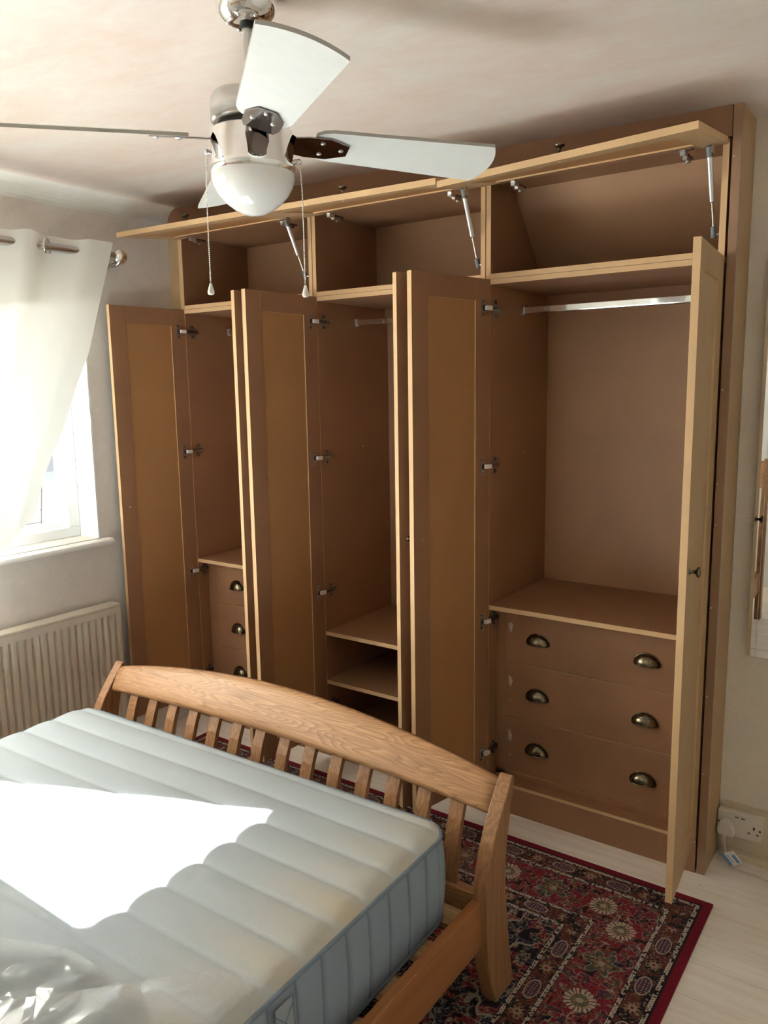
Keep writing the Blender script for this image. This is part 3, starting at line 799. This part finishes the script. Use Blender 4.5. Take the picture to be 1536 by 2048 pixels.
loop = [(v_, -1) for v_ in np.linspace(0, 1, 9)] + [(v_, 1) for v_ in np.linspace(1, 0, 9)]
vs_ = [rail_pt(i / nu, v_, s) for i in range(nu + 1) for v_, s in loop]; nl = len(loop)
b.add(vs_, [(i * nl + k, i * nl + (k + 1) % nl, (i + 1) * nl + (k + 1) % nl, (i + 1) * nl + k) for i in range(nu) for k in range(nl)] + [tuple(range(nl)), tuple(range(nu * nl, nu * nl + nl))], 0, True)
obj('foot_top_rail', b, M_oak_x, bed, label='arched oak top rail with bold grain')
# balusters
for i in range(14):
    xc = .590 + .1058 * i; u = (xc - XA) / (XB - XA); b = B(); hwid = .0215
    zs_ = np.linspace(.31, .535 + .030 * arch(u), 9); prof = [(lean(z) - .009, z) for z in zs_] + [(lean(z) + .009, z) for z in zs_[::-1]]
    b.prism([(y - o[1], z) for y, z in prof], 'x', xc - hwid - o[0], xc + hwid - o[0])
    obj('foot_slat', b, M_oak_z, bed, bevel=.0015)
obj('foot_lower_rail', B().box(XA - o[0], XB - o[0], -.925 - o[1], -.893 - o[1], .205, .318), M_oak_x, bed, bevel=.002)
YH = -2.96
for xa, xb in ((BX0, BX0 + .025), (BX1 - .025, BX1)):
    obj('side_rail', B().box(xa - o[0], xb - o[0], YH - o[1], -.950 - o[1], .200, .334), M_oak_y, bed, bevel=.002)
for xa, xb in ((BX0 + .0255, BX0 + .05), (BX1 - .05, BX1 - .0255)):
    obj('slat_ledge', B().box(xa - o[0], xb - o[0], YH - o[1], -.93 - o[1], .215, .262), M_pine, bed)
for i in range(14):
    yc = -.985 - .147 * i
    obj('base_slat', B().box(BX0 + .03 - o[0], BX1 - .03 - o[0], yc - .034 - o[1], yc + .034 - o[1], .2622, .280), M_pine, bed, bevel=.0015)
# headboard (seen in the mirror)
for xa in (BX0 - .015, BX1 - .023):
    hp = dense([(-2.96, 0), (-2.95, .4), (-2.96, .8), (-3.03, 1.12)], 5) + dense([(-3.06, 1.11), (-3.02, .8), (-3.02, .4), (-3.04, 0)], 5)
    obj('head_post', B().prism([(y - o[1], z) for y, z in hp], 'x', xa - o[0], xa + .040 - o[0]), M_oak_z, bed, bevel=.003)
b = B(); b.prism([(-3.03 - o[1], .92), (-2.995 - o[1], .92), (-3.035 - o[1], 1.10), (-3.065 - o[1], 1.10)], 'x', XA - o[0], XB - o[0]); obj('head_top_rail', b, M_oak_x, bed, bevel=.004)
obj('head_lower_rail', B().box(XA - o[0], XB - o[0], -3.01 - o[1], -2.98 - o[1], .205, .33), M_oak_x, bed)
for i in range(14):
    xc = .585 + .1062 * i; b = B(); b.prism([(-3.0 - o[1], .33), (-2.98 - o[1], .33), (-2.985 - o[1], .7), (-3.005 - o[1], .93), (-3.025 - o[1], .93), (-3.005 - o[1], .7)], 'x', xc - .0215 - o[0], xc + .0215 - o[0])
    obj('head_slat', b, M_oak_z, bed)

# mattress
MX0, MX1, MY0, MY1, MZ0, MZ1 = .517, 2.028, -2.93, -.985, .282, .512
mt = thing('mattress', 'pale grey quilted mattress with blue sides lying on the oak bed', 'mattress', ((MX0 + MX1) / 2, (MY0 + MY1) / 2, MZ0), (0, 0, R(1.2))); o = tuple(mt.location)
hx_, hy_, rc = (MX1 - MX0) / 2, (MY1 - MY0) / 2, .075
SP = .1075; s0_ = -1.2475
def quilt(y):  # world y
    q_ = ((y - s0_) / SP) % 1.0
    return abs(math.sin(PI * q_)) ** .55
b = B(); NX, NY = 90, 380
def top(u, v_):
    ly = -hy_ + 2 * hy_ * v_; ey = hy_ - abs(ly)
    hw = hx_ if ey >= rc else hx_ - rc + math.sqrt(max(rc * rc - (rc - ey) ** 2, 0))
    # denser towards the sides
    s = math.sin((u - .5) * PI); lx = s * hw
    ex = hw - abs(lx); e = min(ex, ey + .0); 
    edge = 1 - (1 - min(max(e, 0) / .07, 1)) ** 2.4
    z = MZ1 - MZ0 + .016 * edge + .0108 * min(1, edge * 1.3) * quilt(ly + o[1])
    z += .003 * math.sin(lx * 5 + 1.3 * ly) * edge
    return (lx, ly, z)
b.grid(top, NX, NY)
mtop = obj('top_panel', b, M_matt, mt)
at_ = mtop.data.attributes.new('stain', 'FLOAT', 'POINT')
vals = np.zeros(len(mtop.data.vertices), np.float32)
for i, v_ in enumerate(mtop.data.vertices):
    ex = hx_ - v_.co.x; yw_ = v_.co.y + o[1]
    s_a = max(0, 1 - ex / .34) ** 1.3 * (.75 + .25 * math.sin(yw_ * 21) * math.cos(yw_ * 9)) * (.35 + .65 * quilt(yw_))
    vals[i] = min(1, s_a * 1.0)
at_.data.foreach_set('value', vals)
def outline(n_side, r_off=0.):
    pts = []
    for cx_, cy_, a0 in ((hx_ - rc, hy_ - rc, 0), (-hx_ + rc, hy_ - rc, 90), (-hx_ + rc, -hy_ + rc, 180), (hx_ - rc, -hy_ + rc, 270)):
        for k in range(9):
            a = R(a0 + 90 * k / 8); pts.append((cx_ + (rc + r_off) * math.cos(a), cy_ + (rc + r_off) * math.sin(a)))
    return pts
ol = outline(0); per = []; 
for i in range(len(ol)):
    p, q_ = Vector(ol[i]), Vector(ol[(i + 1) % len(ol)]); L_ = (q_ - p).length; k = max(1, int(L_ / .0045))
    for j in range(k): per.append(p + (q_ - p) * j / k)
cum = 0; b = B(); NZ = 12; vs_ = []; gv = []
npn = len(per)
for i, p in enumerate(per):
    tn = (per[(i + 1) % npn] - per[i - 1]).normalized(); nrm = Vector((tn.y, -tn.x))
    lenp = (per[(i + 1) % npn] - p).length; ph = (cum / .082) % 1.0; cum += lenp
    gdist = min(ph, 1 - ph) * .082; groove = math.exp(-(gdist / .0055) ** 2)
    for j in range(NZ + 1):
        t_ = j / NZ; bul = .010 * math.sin(PI * t_) ** .6
        off = bul * (1 - .75 * groove) - .001 * groove
        wob = 0.006 * math.sin(t_ * PI) * math.sin(i * .13)
        q_ = p + nrm * (off + wob * 0.2)
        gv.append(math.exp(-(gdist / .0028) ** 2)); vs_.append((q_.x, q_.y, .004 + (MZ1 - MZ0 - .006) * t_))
b.add(vs_, [(i * (NZ + 1) + j, ((i + 1) % npn) * (NZ + 1) + j, ((i + 1) % npn) * (NZ + 1) + j + 1, i * (NZ + 1) + j + 1) for i in range(npn) for j in range(NZ)], 0, True)
bot = [(p.x, p.y, .004) for p in per]; b.add(bot, [tuple(range(npn))], 0)
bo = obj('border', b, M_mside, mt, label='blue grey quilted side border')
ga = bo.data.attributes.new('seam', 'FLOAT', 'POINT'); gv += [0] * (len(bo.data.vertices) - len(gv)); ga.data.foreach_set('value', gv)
for z in (MZ1 - MZ0, .006):
    b = B(); pts = [(p.x * 1.0, p.y, z) for p in per[::2]]; pts.append(pts[0]); b.tube(pts, .0055, 6, cap=False); obj('piping', b, M_piping, mt)
# stitched seams down the border
b = B(); hy0 = -1.66 - o[1]
b.grid(lambda u, v_: (hx_ + .013 + .004 * math.sin(PI * v_), hy0 + .052 * (u - .5), .012 + .205 * v_), 6, 12)
for s in (-1, 1): b.tube([(hx_ + .015 + .004 * math.sin(PI * v_), hy0 + s * .026, .012 + .205 * v_) for v_ in np.linspace(0, 1, 9)], .0012, 5, mi=1)
for s in (-1, 1): b.tube([(hx_ + .017, hy0 + s * .024, .150), (hx_ + .0165, hy0 - s * .024, .205)], .0009, 5, mi=1)
obj('carry_handle', b, [M_mhandle, M_piping], mt, label='sewn webbing handle with crossed stitching')

# crumpled polythene over the head half of the mattress
def fbm(x, y, s=0):
    v_ = 0
    for k, (f, a) in enumerate(((3.1, .5), (7.3, .28), (15.7, .16), (31.0, .07))):
        v_ += a * abs(math.sin(f * (x * math.cos(k * 1.7 + s) + y * math.sin(k * 1.7 + s)) + 2.1 * math.sin(f * .6 * (y * math.cos(k + s) - x * math.sin(k + s)) + k)))
    return v_
edge1 = catmull([(.50, -2.05, 0), (1.00, -1.99, 0), (1.30, -1.93, 0), (1.49, -1.878, 0), (1.627, -1.826, 0), (1.73, -1.822, 0), (1.826, -1.818, 0), (1.862, -1.823, 0), (1.90, -1.86, 0), (2.03, -1.93, 0), (2.055, -2.0, 0)], 6)
def e1(x): return float(np.interp(x, [p.x for p in edge1], [p.y for p in edge1]))
zt0 = MZ1 + .034
b = B()
def sheet1(u, v_):
    x = .50 + 1.545 * u; ye = e1(x); y = ye + (-2.90 - ye) * v_
    rise = min(1, v_ / .10); pile = .20 * math.exp(-((x - 1.55) / .45) ** 2 - ((y + 2.62) / .25) ** 2)
    return (x, y, zt0 + .002 + .030 * fbm(x, y) * (.35 + .65 * rise) + pile * (.6 + fbm(x * 1.3, y * 1.3, 2)))
b.grid(sheet1, 170, 130)
pl = thing('plastic_sheet', 'crumpled clear plastic sheet lying over the head end of the mattress', 'plastic sheet', (1.3, -2.3, MZ1)); o = tuple(pl.location)
b.v = [(x - o[0], y - o[1], z - o[2]) for x, y, z in b.v]
sh = obj('crumpled_layer', b, M_plastic, pl)
edge2 = [(.9, -2.16), (1.40, -2.06), (1.684, -1.990), (1.80, -1.87), (1.921, -1.750), (1.943, -1.733), (1.99, -1.715), (2.075, -1.735)]
def e2(x): return float(np.interp(x, [p[0] for p in edge2], [p[1] for p in edge2]))
b = B()
def sheet2(u, v_):
    x = .9 + 1.24 * u; ye = e2(x); y = ye + (-2.55 - ye) * v_
    over = max(0, x - 2.035); xx = x - over * .85; dz = -over * 1.6
    return (xx, y, zt0 + .030 + .034 * fbm(x * .45, y * .5, 1) * (.5 + .5 * min(1, v_ / .08)) + dz)
b.grid(sheet2, 120, 70)
b.v = [(x - o[0], y - o[1], z - o[2]) for x, y, z in b.v]
obj('folded_layer', b, M_plastic, pl)

# ------------------------------------------------------------------ radiator
rd = thing('radiator', 'cream panel radiator on the wall below the window', 'radiator', (XL + .05, -1.06, .12)); o = tuple(rd.location)
RY_0, RY_1, RZ0, RZ1, RXF = -1.66, -.462, .13, .700, -.016
b = B(); prof = []; y = RY_0 + .012; pitch = .0333
prof.append((RXF - .004, RY_0)); 
while y < RY_1 - .02:
    prof += [(RXF, y + .001), (RXF + .0005, y + .010), (RXF, y + .020), (RXF - .014, y + .0240), (RXF - .014, y + .0295)]; y += pitch
prof += [(RXF, RY_1 - .008), (RXF - .004, RY_1)]
vs_ = [(x - o[0], yy_ - o[1], z - o[2]) for z in (RZ0 + .03, RZ1 - .045) for x, yy_ in prof]; n = len(prof)
b.add(vs_, [(i, i + 1, n + i + 1, n + i) for i in range(n - 1)])
b.box(RXF - .010 - o[0], RXF - o[0], RY_0 - o[1], RY_1 - o[1], RZ1 - .045 - o[2], RZ1 - .012 - o[2])
b.box(RXF - .010 - o[0], RXF - o[0], RY_0 - o[1], RY_1 - o[1], RZ0 - o[2], RZ0 + .03 - o[2])
obj('front_panel', b, M_rad, rd)
b = B(); b.box(XL + .018 - o[0], RXF + .0015 - o[0], RY_0 - .002 - o[1], RY_1 + .002 - o[1], RZ1 - .012 - o[2], RZ1 - o[2])
obj('top_grille', b, M_rad, rd, bevel=.003)
for y in (RY_0, RY_1): obj('side_cover', B().box(XL + .018 - o[0], RXF - .001 - o[0], y - .003 - o[1], y + .003 - o[1], RZ0 - o[2], RZ1 - .012 - o[2]), M_rad, rd, bevel=.001)
obj('back_panel', B().box(XL + .018 - o[0], XL + .024 - o[0], RY_0 - o[1], RY_1 - o[1], RZ0 - o[2], RZ1 - .014 - o[2]), M_rad, rd)
for y in (-.8, -1.35): obj('wall_bracket', B().box(XL + .0005 - o[0], XL + .018 - o[0], y - .02 - o[1], y + .02 - o[1], .2 - o[2], .6 - o[2]), M_rad, rd)

# ------------------------------------------------------------------ curtain, pole
CZ = 2.216; CXC = 0.0
cp = thing('curtain_pole', 'chrome curtain pole with round finial above the window', 'curtain pole', (CXC, -1.5, CZ)); o = tuple(cp.location)
b = B(); b.cyl((0, -2.35, 0), (0, 1.125, 0), .0165, n=20); obj('pole', b, M_chrome_r, cp)
for yy_, nm in ((1.146, 'finial'), (-2.375, 'finial')):
    b = B(); b.sphere((0, yy_, 0), .033, 24, 14); b.cyl((0, yy_ - .030 * (1 if yy_ > 0 else -1), 0), (0, yy_, 0), .016, n=18); obj('finial', b, [M_chrome], cp)
for yb_ in (1.124, -.5, -2.30):
    b = B(); b.box(XL - CXC, XL - CXC + .004, yb_ - .010, yb_ + .010, -.075, -.015)
    b.tube([(XL - CXC + .003, yb_, -.045), (-.05, yb_, -.040), (-.018, yb_, -.034), (.006, yb_, -.036), (.022, yb_, -.030), (.026, yb_, -.018)], .0075, 8)
    b.tube([(.016 * math.cos(a), yb_, .016 * math.sin(a)) for a in np.linspace(PI, 2.15 * PI, 12)], .005, 8)
    b.cyl((XL - CXC + .003, yb_, -.030), (XL - CXC + .008, yb_, -.030), .005, n=10)
    obj('bracket', b, M_chrome_r, cp)

ct = thing('curtain', 'sheer off-white eyelet curtain swept aside across the sunlit window', 'curtain', (CXC, -1.1, CZ), group='curtains on the window pole'); o = tuple(ct.location)
RE = [(2.262, -.405), (2.20, -.425), (2.112, -.455), (1.95, -.510), (1.807, -.558), (1.671, -.6285), (1.5014, -.7007), (1.375, -.768), (1.293, -.804), (1.215, -.825), (1.13, -.86)]
rz_ = [p[0] for p in RE][::-1]; ry_ = [p[1] for p in RE][::-1]
def redge(z): return float(np.interp(z, rz_, ry_))
NW = 10
def ledge(z): return float(np.interp(z, [1.0, 1.133, 1.633, 2.262], [-2.12, -2.198, -2.502, -2.76]))
LEFT = -2.76
def curt(u, v_, off=0.):
    z = 2.262 - (2.262 - 1.13 + .22 * min(1, max(0, u - .02) * 5)) * v_
    top_y = -.386 + (LEFT + .386) * u
    y = redge(z) + (ledge(z) - redge(z)) * u
    # eyelets sit every .14 m along the pole
    k = max((-.556 - top_y) / .142, -.5)
    amp = .030 * (1 - .35 * v_)
    x = CXC + amp * math.sin(PI * (k + 1)) + off
    x += .012 * math.sin(9 * u + 5 * v_) * v_ + .010 * math.sin(23 * u - 7 * v_) * v_
    z2 = z - .004 * math.cos(2 * PI * k) * (1 - v_) - .030 * math.sin(5 * u) * v_
    return (x - o[0], y - o[1], z2 - o[2])
b = B(); b.grid(curt, 300, 70); obj('drape', b, M_curtain, ct)
b = B(); b.grid(lambda u, v_: curt(u, v_ * .215, -.0025), 300, 14); obj('header_hem', b, M_hem, ct, label='doubled hem along the top of the curtain')
for k in range(15):
    ty = -.556 - .142 * k; u = (ty + .386) / (LEFT + .386)
    if u > .98: break
    sl = 1 if k % 2 == 0 else -1
    dirn = Vector((.83, -sl * .55, 0)).normalized()
    b = B(); c = Vector((CXC - o[0], ty - o[1], CZ - o[2])) + dirn * .002; a = Vector((0, 0, 1)); bb = dirn.cross(a)
    ring = [(c + (a * math.cos(2 * PI * i / 24) + bb * math.sin(2 * PI * i / 24)) * .0300) for i in range(25)]
    b.tube(ring, .0062, 8, cap=False); obj('eyelet', b, M_chrome, ct)
# added, unseen second curtain at the head end; throws the sun patch's slanted edge
ct2 = thing('curtain', 'added unseen off-white curtain towards the bed head, shaping the sun patch', 'curtain', (CXC, -3.3, CZ), group='curtains on the window pole'); o2_ = tuple(ct2.location)
def curt2(u, v_):
    z = 2.262 - (2.262 - 1.10) * v_
    y0 = float(np.interp(z, [1.05, 1.133, 1.441, 1.698, 2.262], [-2.36, -2.43, -2.795, -3.097, -3.42])); y1 = -3.80
    y = y0 + (y1 - y0) * u
    return (CXC + .028 * math.sin(PI * u * 7) - o2_[0], y - o2_[1], z - o2_[2])
b = B(); b.grid(curt2, 120, 50); obj('drape', b, M_curtain, ct2)

# ------------------------------------------------------------------ ceiling fan
FX, FY = 1.7160, -1.3051
fan = thing('ceiling_fan', 'chrome ceiling fan with four white blades and opal glass light', 'ceiling fan', (FX, FY, ceil_z(FX))); ZC = ceil_z(FX)
def L(z): return z - ZC
b = B(); b.lathe([(.0001, L(ZC)), (.064, L(ZC)), (.0655, L(2.445)), (.064, L(2.430)), (.056, L(2.413)), (.042, L(2.402)), (.026, L(2.397)), (.0001, L(2.397))], n=40)
cn = obj('canopy', b, M_chrome, fan)
for a in (40, 115, 160, 215, 290, 340):
    b = B(); q_ = Vector((math.cos(R(a)) * .040, math.sin(R(a)) * .040, L(2.4025))); b.sphere(q_, .0045, 10, 6); obj('screw', b, M_chrome_r, cn)
b = B(); b.cyl((0, 0, L(2.400)), (0, 0, L(2.388)), .0165, n=20); obj('ball_collar', b, M_black, fan)
b = B(); b.cyl((0, 0, L(2.392)), (0, 0, L(2.262)), .0115, n=20); b.cyl((0, 0, L(2.400)), (0, 0, L(2.380)), .0125, n=20)
b.lathe([(.0115, L(2.30)), (.020, L(2.285)), (.022, L(2.262))], n=24); obj('down_rod', b, M_chrome_r, fan)
b = B(); b.lathe([(.0001, L(2.263)), (.060, L(2.263)), (.078, L(2.258)), (.083, L(2.250)), (.084, L(2.232)), (.0845, L(2.229)), (.084, L(2.226)), (.084, L(2.205)), (.076, L(2.201)), (.0001, L(2.201))], n=56)
obj('motor_housing', b, M_chrome_r, fan, label='brushed upper motor drum')
b = B(); b.cyl((0, 0, L(2.201)), (0, 0, L(2.184)), .070, n=32); obj('rotor', b, M_black, fan)
b = B(); b.lathe([(.0001, L(2.187)), (.084, L(2.187)), (.0875, L(2.184)), (.0875, L(2.126)), (.0895, L(2.123)), (.0910, L(2.112)), (.0890, L(2.100)), (.085, L(2.098)), (.0001, L(2.098))], n=64)
lk = obj('light_kit', b, M_chrome, fan, label='polished chrome band holding the light')
b = B(); b.lathe([(.087, L(2.106)), (.0895, L(2.098)), (.0890, L(2.088)), (.0835, L(2.072)), (.073, L(2.055)), (.058, L(2.040)), (.040, L(2.027)), (.022, L(2.0185)), (.010, L(2.0160)), (.0001, L(2.0155))], n=64)
obj('glass_bowl', b, M_opal, fan, label='opal white glass bowl')
centres = [-37.5, 53.5, 142.5, 233.5]
PT = [14.5]
def blade_pt(s, w_, dz):
    """s radius, w_ -1..1 across (towards increasing angle), returns unrotated local"""
    f = (s - .135) / (.56 - .135); hw = .052 + .021 * f
    y = w_ * hw; z = -math.tan(R(PT[0])) * y - .012 * f
    return (s, y, z + dz)
for c_ in centres:
    PT[0] = 17.0 if c_ > 200 else 14.5
    outl = []
    for w_ in np.linspace(-1, 1, 13): outl.append((.560 - .022 * w_ ** 2, w_))
    root = [(.150, .92), (.135, .70), (.135, -.70), (.150, -.92)]
    outl2 = [(.17 + (.53 - .17) * i / 5, -1) for i in range(6)] + outl + [(.53 - (.53 - .17) * i / 5, 1) for i in range(6)] + root
    n = len(outl2); vs_ = [blade_pt(s, w_, .0035) for s, w_ in outl2] + [blade_pt(s, w_, -.0035) for s, w_ in outl2]
    b = B(); b.add(vs_, [tuple(range(n)), tuple(range(2 * n - 1, n - 1, -1))], 0); b.add(vs_, [(i, (i + 1) % n, (i + 1) % n + n, i + n) for i in range(n)], 1)
    bl = obj('blade', b, [M_blade, M_bladeedge], fan, (0, 0, L(2.172)), (0, 0, R(c_)))
    # bracket plate below the blade with a stepped arm into the rotor
    hexp = [(.090, -.030), (.120, -.037), (.168, -.037), (.212, -.018), (.212, .018), (.168, .037), (.120, .037), (.090, .030)]
    bp = [(x, y, -math.tan(R(14.5)) * y - .0060 - .012 * (x - .135) / .425) for x, y in hexp]; bq = [(x, y, z - .0025) for x, y, z in bp]; n = len(bp)
    b = B(); b.add(bp + bq, [tuple(range(n)), tuple(range(2 * n - 1, n - 1, -1))] + [(i, (i + 1) % n, (i + 1) % n + n, i + n) for i in range(n)])
    arm = [(.060, -.014, .016), (.060, .014, .016), (.085, .014, .016), (.085, -.014, .016)]
    b.add([(.060, -.016, .018), (.060, .016, .018), (.078, .016, .016), (.078, -.016, .016), (.091, -.030, bp[0][2]), (.091, .030, bp[-1][2])], [(0, 1, 2, 3), (3, 2, 5, 4)])
    b.add([(.060, -.016, .0155), (.060, .016, .0155), (.078, .016, .0135), (.078, -.016, .0135), (.091, -.030, bp[0][2] - .0025), (.091, .030, bp[-1][2] - .0025)], [(0, 1, 2, 3), (3, 2, 5, 4)])
    br = obj('blade_bracket', b, M_gun, bl)
    for sx, sy in ((.152, -.020), (.152, .020), (.197, 0)):
        z = -math.tan(R(14.5)) * sy - .0085 - .012 * (sx - .135) / .425
        bb = B(); bb.sphere((sx, sy, z), .0058, 12, 8, sc_=(1, 1, .6))
        for f in range(1): pass
        # screws are small enough to be part of the bracket
        br2 = bb.mesh('screw', [M_chrome_r]); so = link('screw', br2, None); so.parent = fan
        so.location = (0, 0, L(2.172)); so.rotation_euler = (0, 0, R(c_))
def chain(off, ztop, zbot, sgn):
    ex = Vector((math.cos(yaw), math.sin(yaw), 0)) * sgn
    p0 = ex * .088 + Vector((0, 0, L(ztop))); p1 = ex * (off - .004) + Vector((0, 0, L(ztop)))
    b = B(); b.cyl(p0, p1, .0055, n=12); b.sphere(p1, .0065, 12, 8); sw = obj('pull_switch', b, M_chrome_r, fan)
    b = B(); top_ = p1 + Vector((0, 0, -.003)); L_ = ztop - zbot - .022; n = int(L_ / .0042)
    for i in range(n):
        f = i / n; p = top_ + ex * (.006 * (1 - math.exp(-f * 8))) + Vector((0, 0, -L_ * f)); b.sphere(p, .0018, 6, 4)
    for i in range(0, 1): b.tube([top_ + ex * (.006 * (1 - math.exp(-f * 8))) + Vector((0, 0, -L_ * f)) for f in np.linspace(0, 1, 20)], .0006, 4)
    obj('pull_chain', b, M_chain, fan)
    e = top_ + ex * .006 + Vector((0, 0, -L_)); b = B(); b.lathe([(.0001, 0), (.0026, -.001), (.0040, -.006), (.0074, -.019), (.0072, -.023), (.005, -.0255), (.0001, -.026)], c=e, n=16); obj('pull_knob', b, M_white_pl, fan)
chain(.100, 2.148, 1.858, -1)
chain(.103, 2.124, 1.850, 1)

# ------------------------------------------------------------------ mirror, socket, plug
mr = thing('wall_mirror', 'tall frameless mirror with a narrow grooved edge on the cream wall beside the wardrobe', 'mirror', (2.74, YB, 1.4)); o = tuple(mr.location)
x0, x1, z0, z1 = 2.488, 3.00, .742, 2.06; yf = YB - .012; bv = .026
def my(x): return YB - .034 + (x - x0) / (x1 - x0) * .0075     # hung very slightly askew
b = B(); vs_ = []
for dy in (0, .005):
    for (x, z) in ((x0, z0), (x1, z0), (x1, z1), (x0, z1)): vs_.append((x - o[0], my(x) + dy - o[1], z - o[2]))
b.add(vs_, [(0, 1, 2, 3), (4, 7, 6, 5)] + [(4 + i, 4 + (i + 1) % 4, (i + 1) % 4, i) for i in range(4)])
obj('mirror_glass', b, M_mirror, mr)
for (xa, xb, za, zb) in ((x0 + bv, x0 + bv + .0014, z0, z1), (x1 - bv, x1 - bv + .0014, z0, z1), (x0, x1, z0 + bv, z0 + bv + .0014), (x0, x1, z1 - bv, z1 - bv + .0014)):
    bb = B(); bb.add([(x - o[0], my(x) - .0003 - o[1], z - o[2]) for x, z in ((xa, za), (xb, za), (xb, zb), (xa, zb))] + [(x - o[0], my(x) + .0002 - o[1], z - o[2]) for x, z in ((xa, za), (xb, za), (xb, zb), (xa, zb))], [(0, 1, 2, 3), (4, 7, 6, 5), (0, 4, 5, 1), (1, 5, 6, 2), (2, 6, 7, 3), (3, 7, 4, 0)])
    obj('cut_groove', bb, M_chrome_r, mr)
for zz in (z0 + .3, z1 - .3): obj('wall_pad', B().box(-.05, .05, my(2.74) + .0052 - o[1], -.0002, zz - .05 - o[2], zz + .05 - o[2]), M_white_pl, mr)

sk = thing('double_socket', 'cream double wall socket mounted on the skirting beside the wardrobe', 'socket', (2.500, YB - .016, .135)); o = tuple(sk.location)
b = B(); b.box(-.0725, .0725, -.032, 0, -.043, .043); obj('face_plate', b, M_socket, sk, bevel=.003)
for cx_ in (-.010, .010):
    b = B(); b.box(cx_ - .008, cx_ + .008, -.0345, -.0315, .010, .033); r_ = obj('rocker_switch', b, M_socket, sk, bevel=.001)
    obj('red_mark', B().box(cx_ - .006, cx_ + .006, -.0350, -.0342, .029, .0325), M_seal, r_)
b = B(); b.box(.042, .048, -.0326, -.0318, -.001, .010); b.box(.026, .034, -.0326, -.0318, -.018, -.0135); b.box(.053, .061, -.0326, -.0318, -.018, -.0135)
b.cyl((.064, -.0318, .000), (.064, -.0328, .000), .0038, n=12); b.cyl((-.066, -.0318, .000), (-.066, -.0328, .000), .0035, n=12)
obj('socket_hole', b, M_seal, sk)
pg = thing('mains_plug', 'white plug with flex and blue and white tag, in the left socket', 'plug', (2.452 + .008, YB - .049, .125)); o = tuple(pg.location)
hp = [(-.026, -.027), (.026, -.027), (.029, -.005), (.021, .020), (.010, .030), (-.010, .030), (-.021, .020), (-.029, -.005)]
b = B(); b.prism(hp, 'y', -.026, 0); obj('plug_body', b, M_socket, pg, bevel=.006)
cb = catmull([(-.002, -.014, -.022), (-.003, -.016, -.045), (.004, -.020, -.085), (.020, -.032, -.112), (.050, -.045, -.119), (.11, -.050, -.1205), (.20, -.060, -.1210), (.42, -.075, -.1210), (.9, -.10, -.1210)], 8)
b = B(); b.tube(cb, .0034, 8); b.cyl((-.002, -.014, -.020), (-.003, -.015, -.040), .0055, .004, n=10); obj('flex', b, M_socket, pg)
tm = Matrix.Translation((.030, -.047, -.088)) @ Matrix.Rotation(R(-32), 4, 'Y') @ Matrix.Rotation(R(20), 4, 'X')
b = B(); b.box(-.023, .023, -.001, .001, -.029, .029, 0, mat=tm); b.box(-.0232, -.012, -.0014, .0014, -.0292, .0292, 1, mat=tm); b.box(.006, .016, -.0014, -.0008, -.024, .014, 1, mat=tm); b.box(-.006, -.004, -.0014, -.0008, -.018, .018, 1, mat=tm)
obj('cable_tag', b, [M_white_pl, M_blue], pg, label='blue and white printed cable tag')
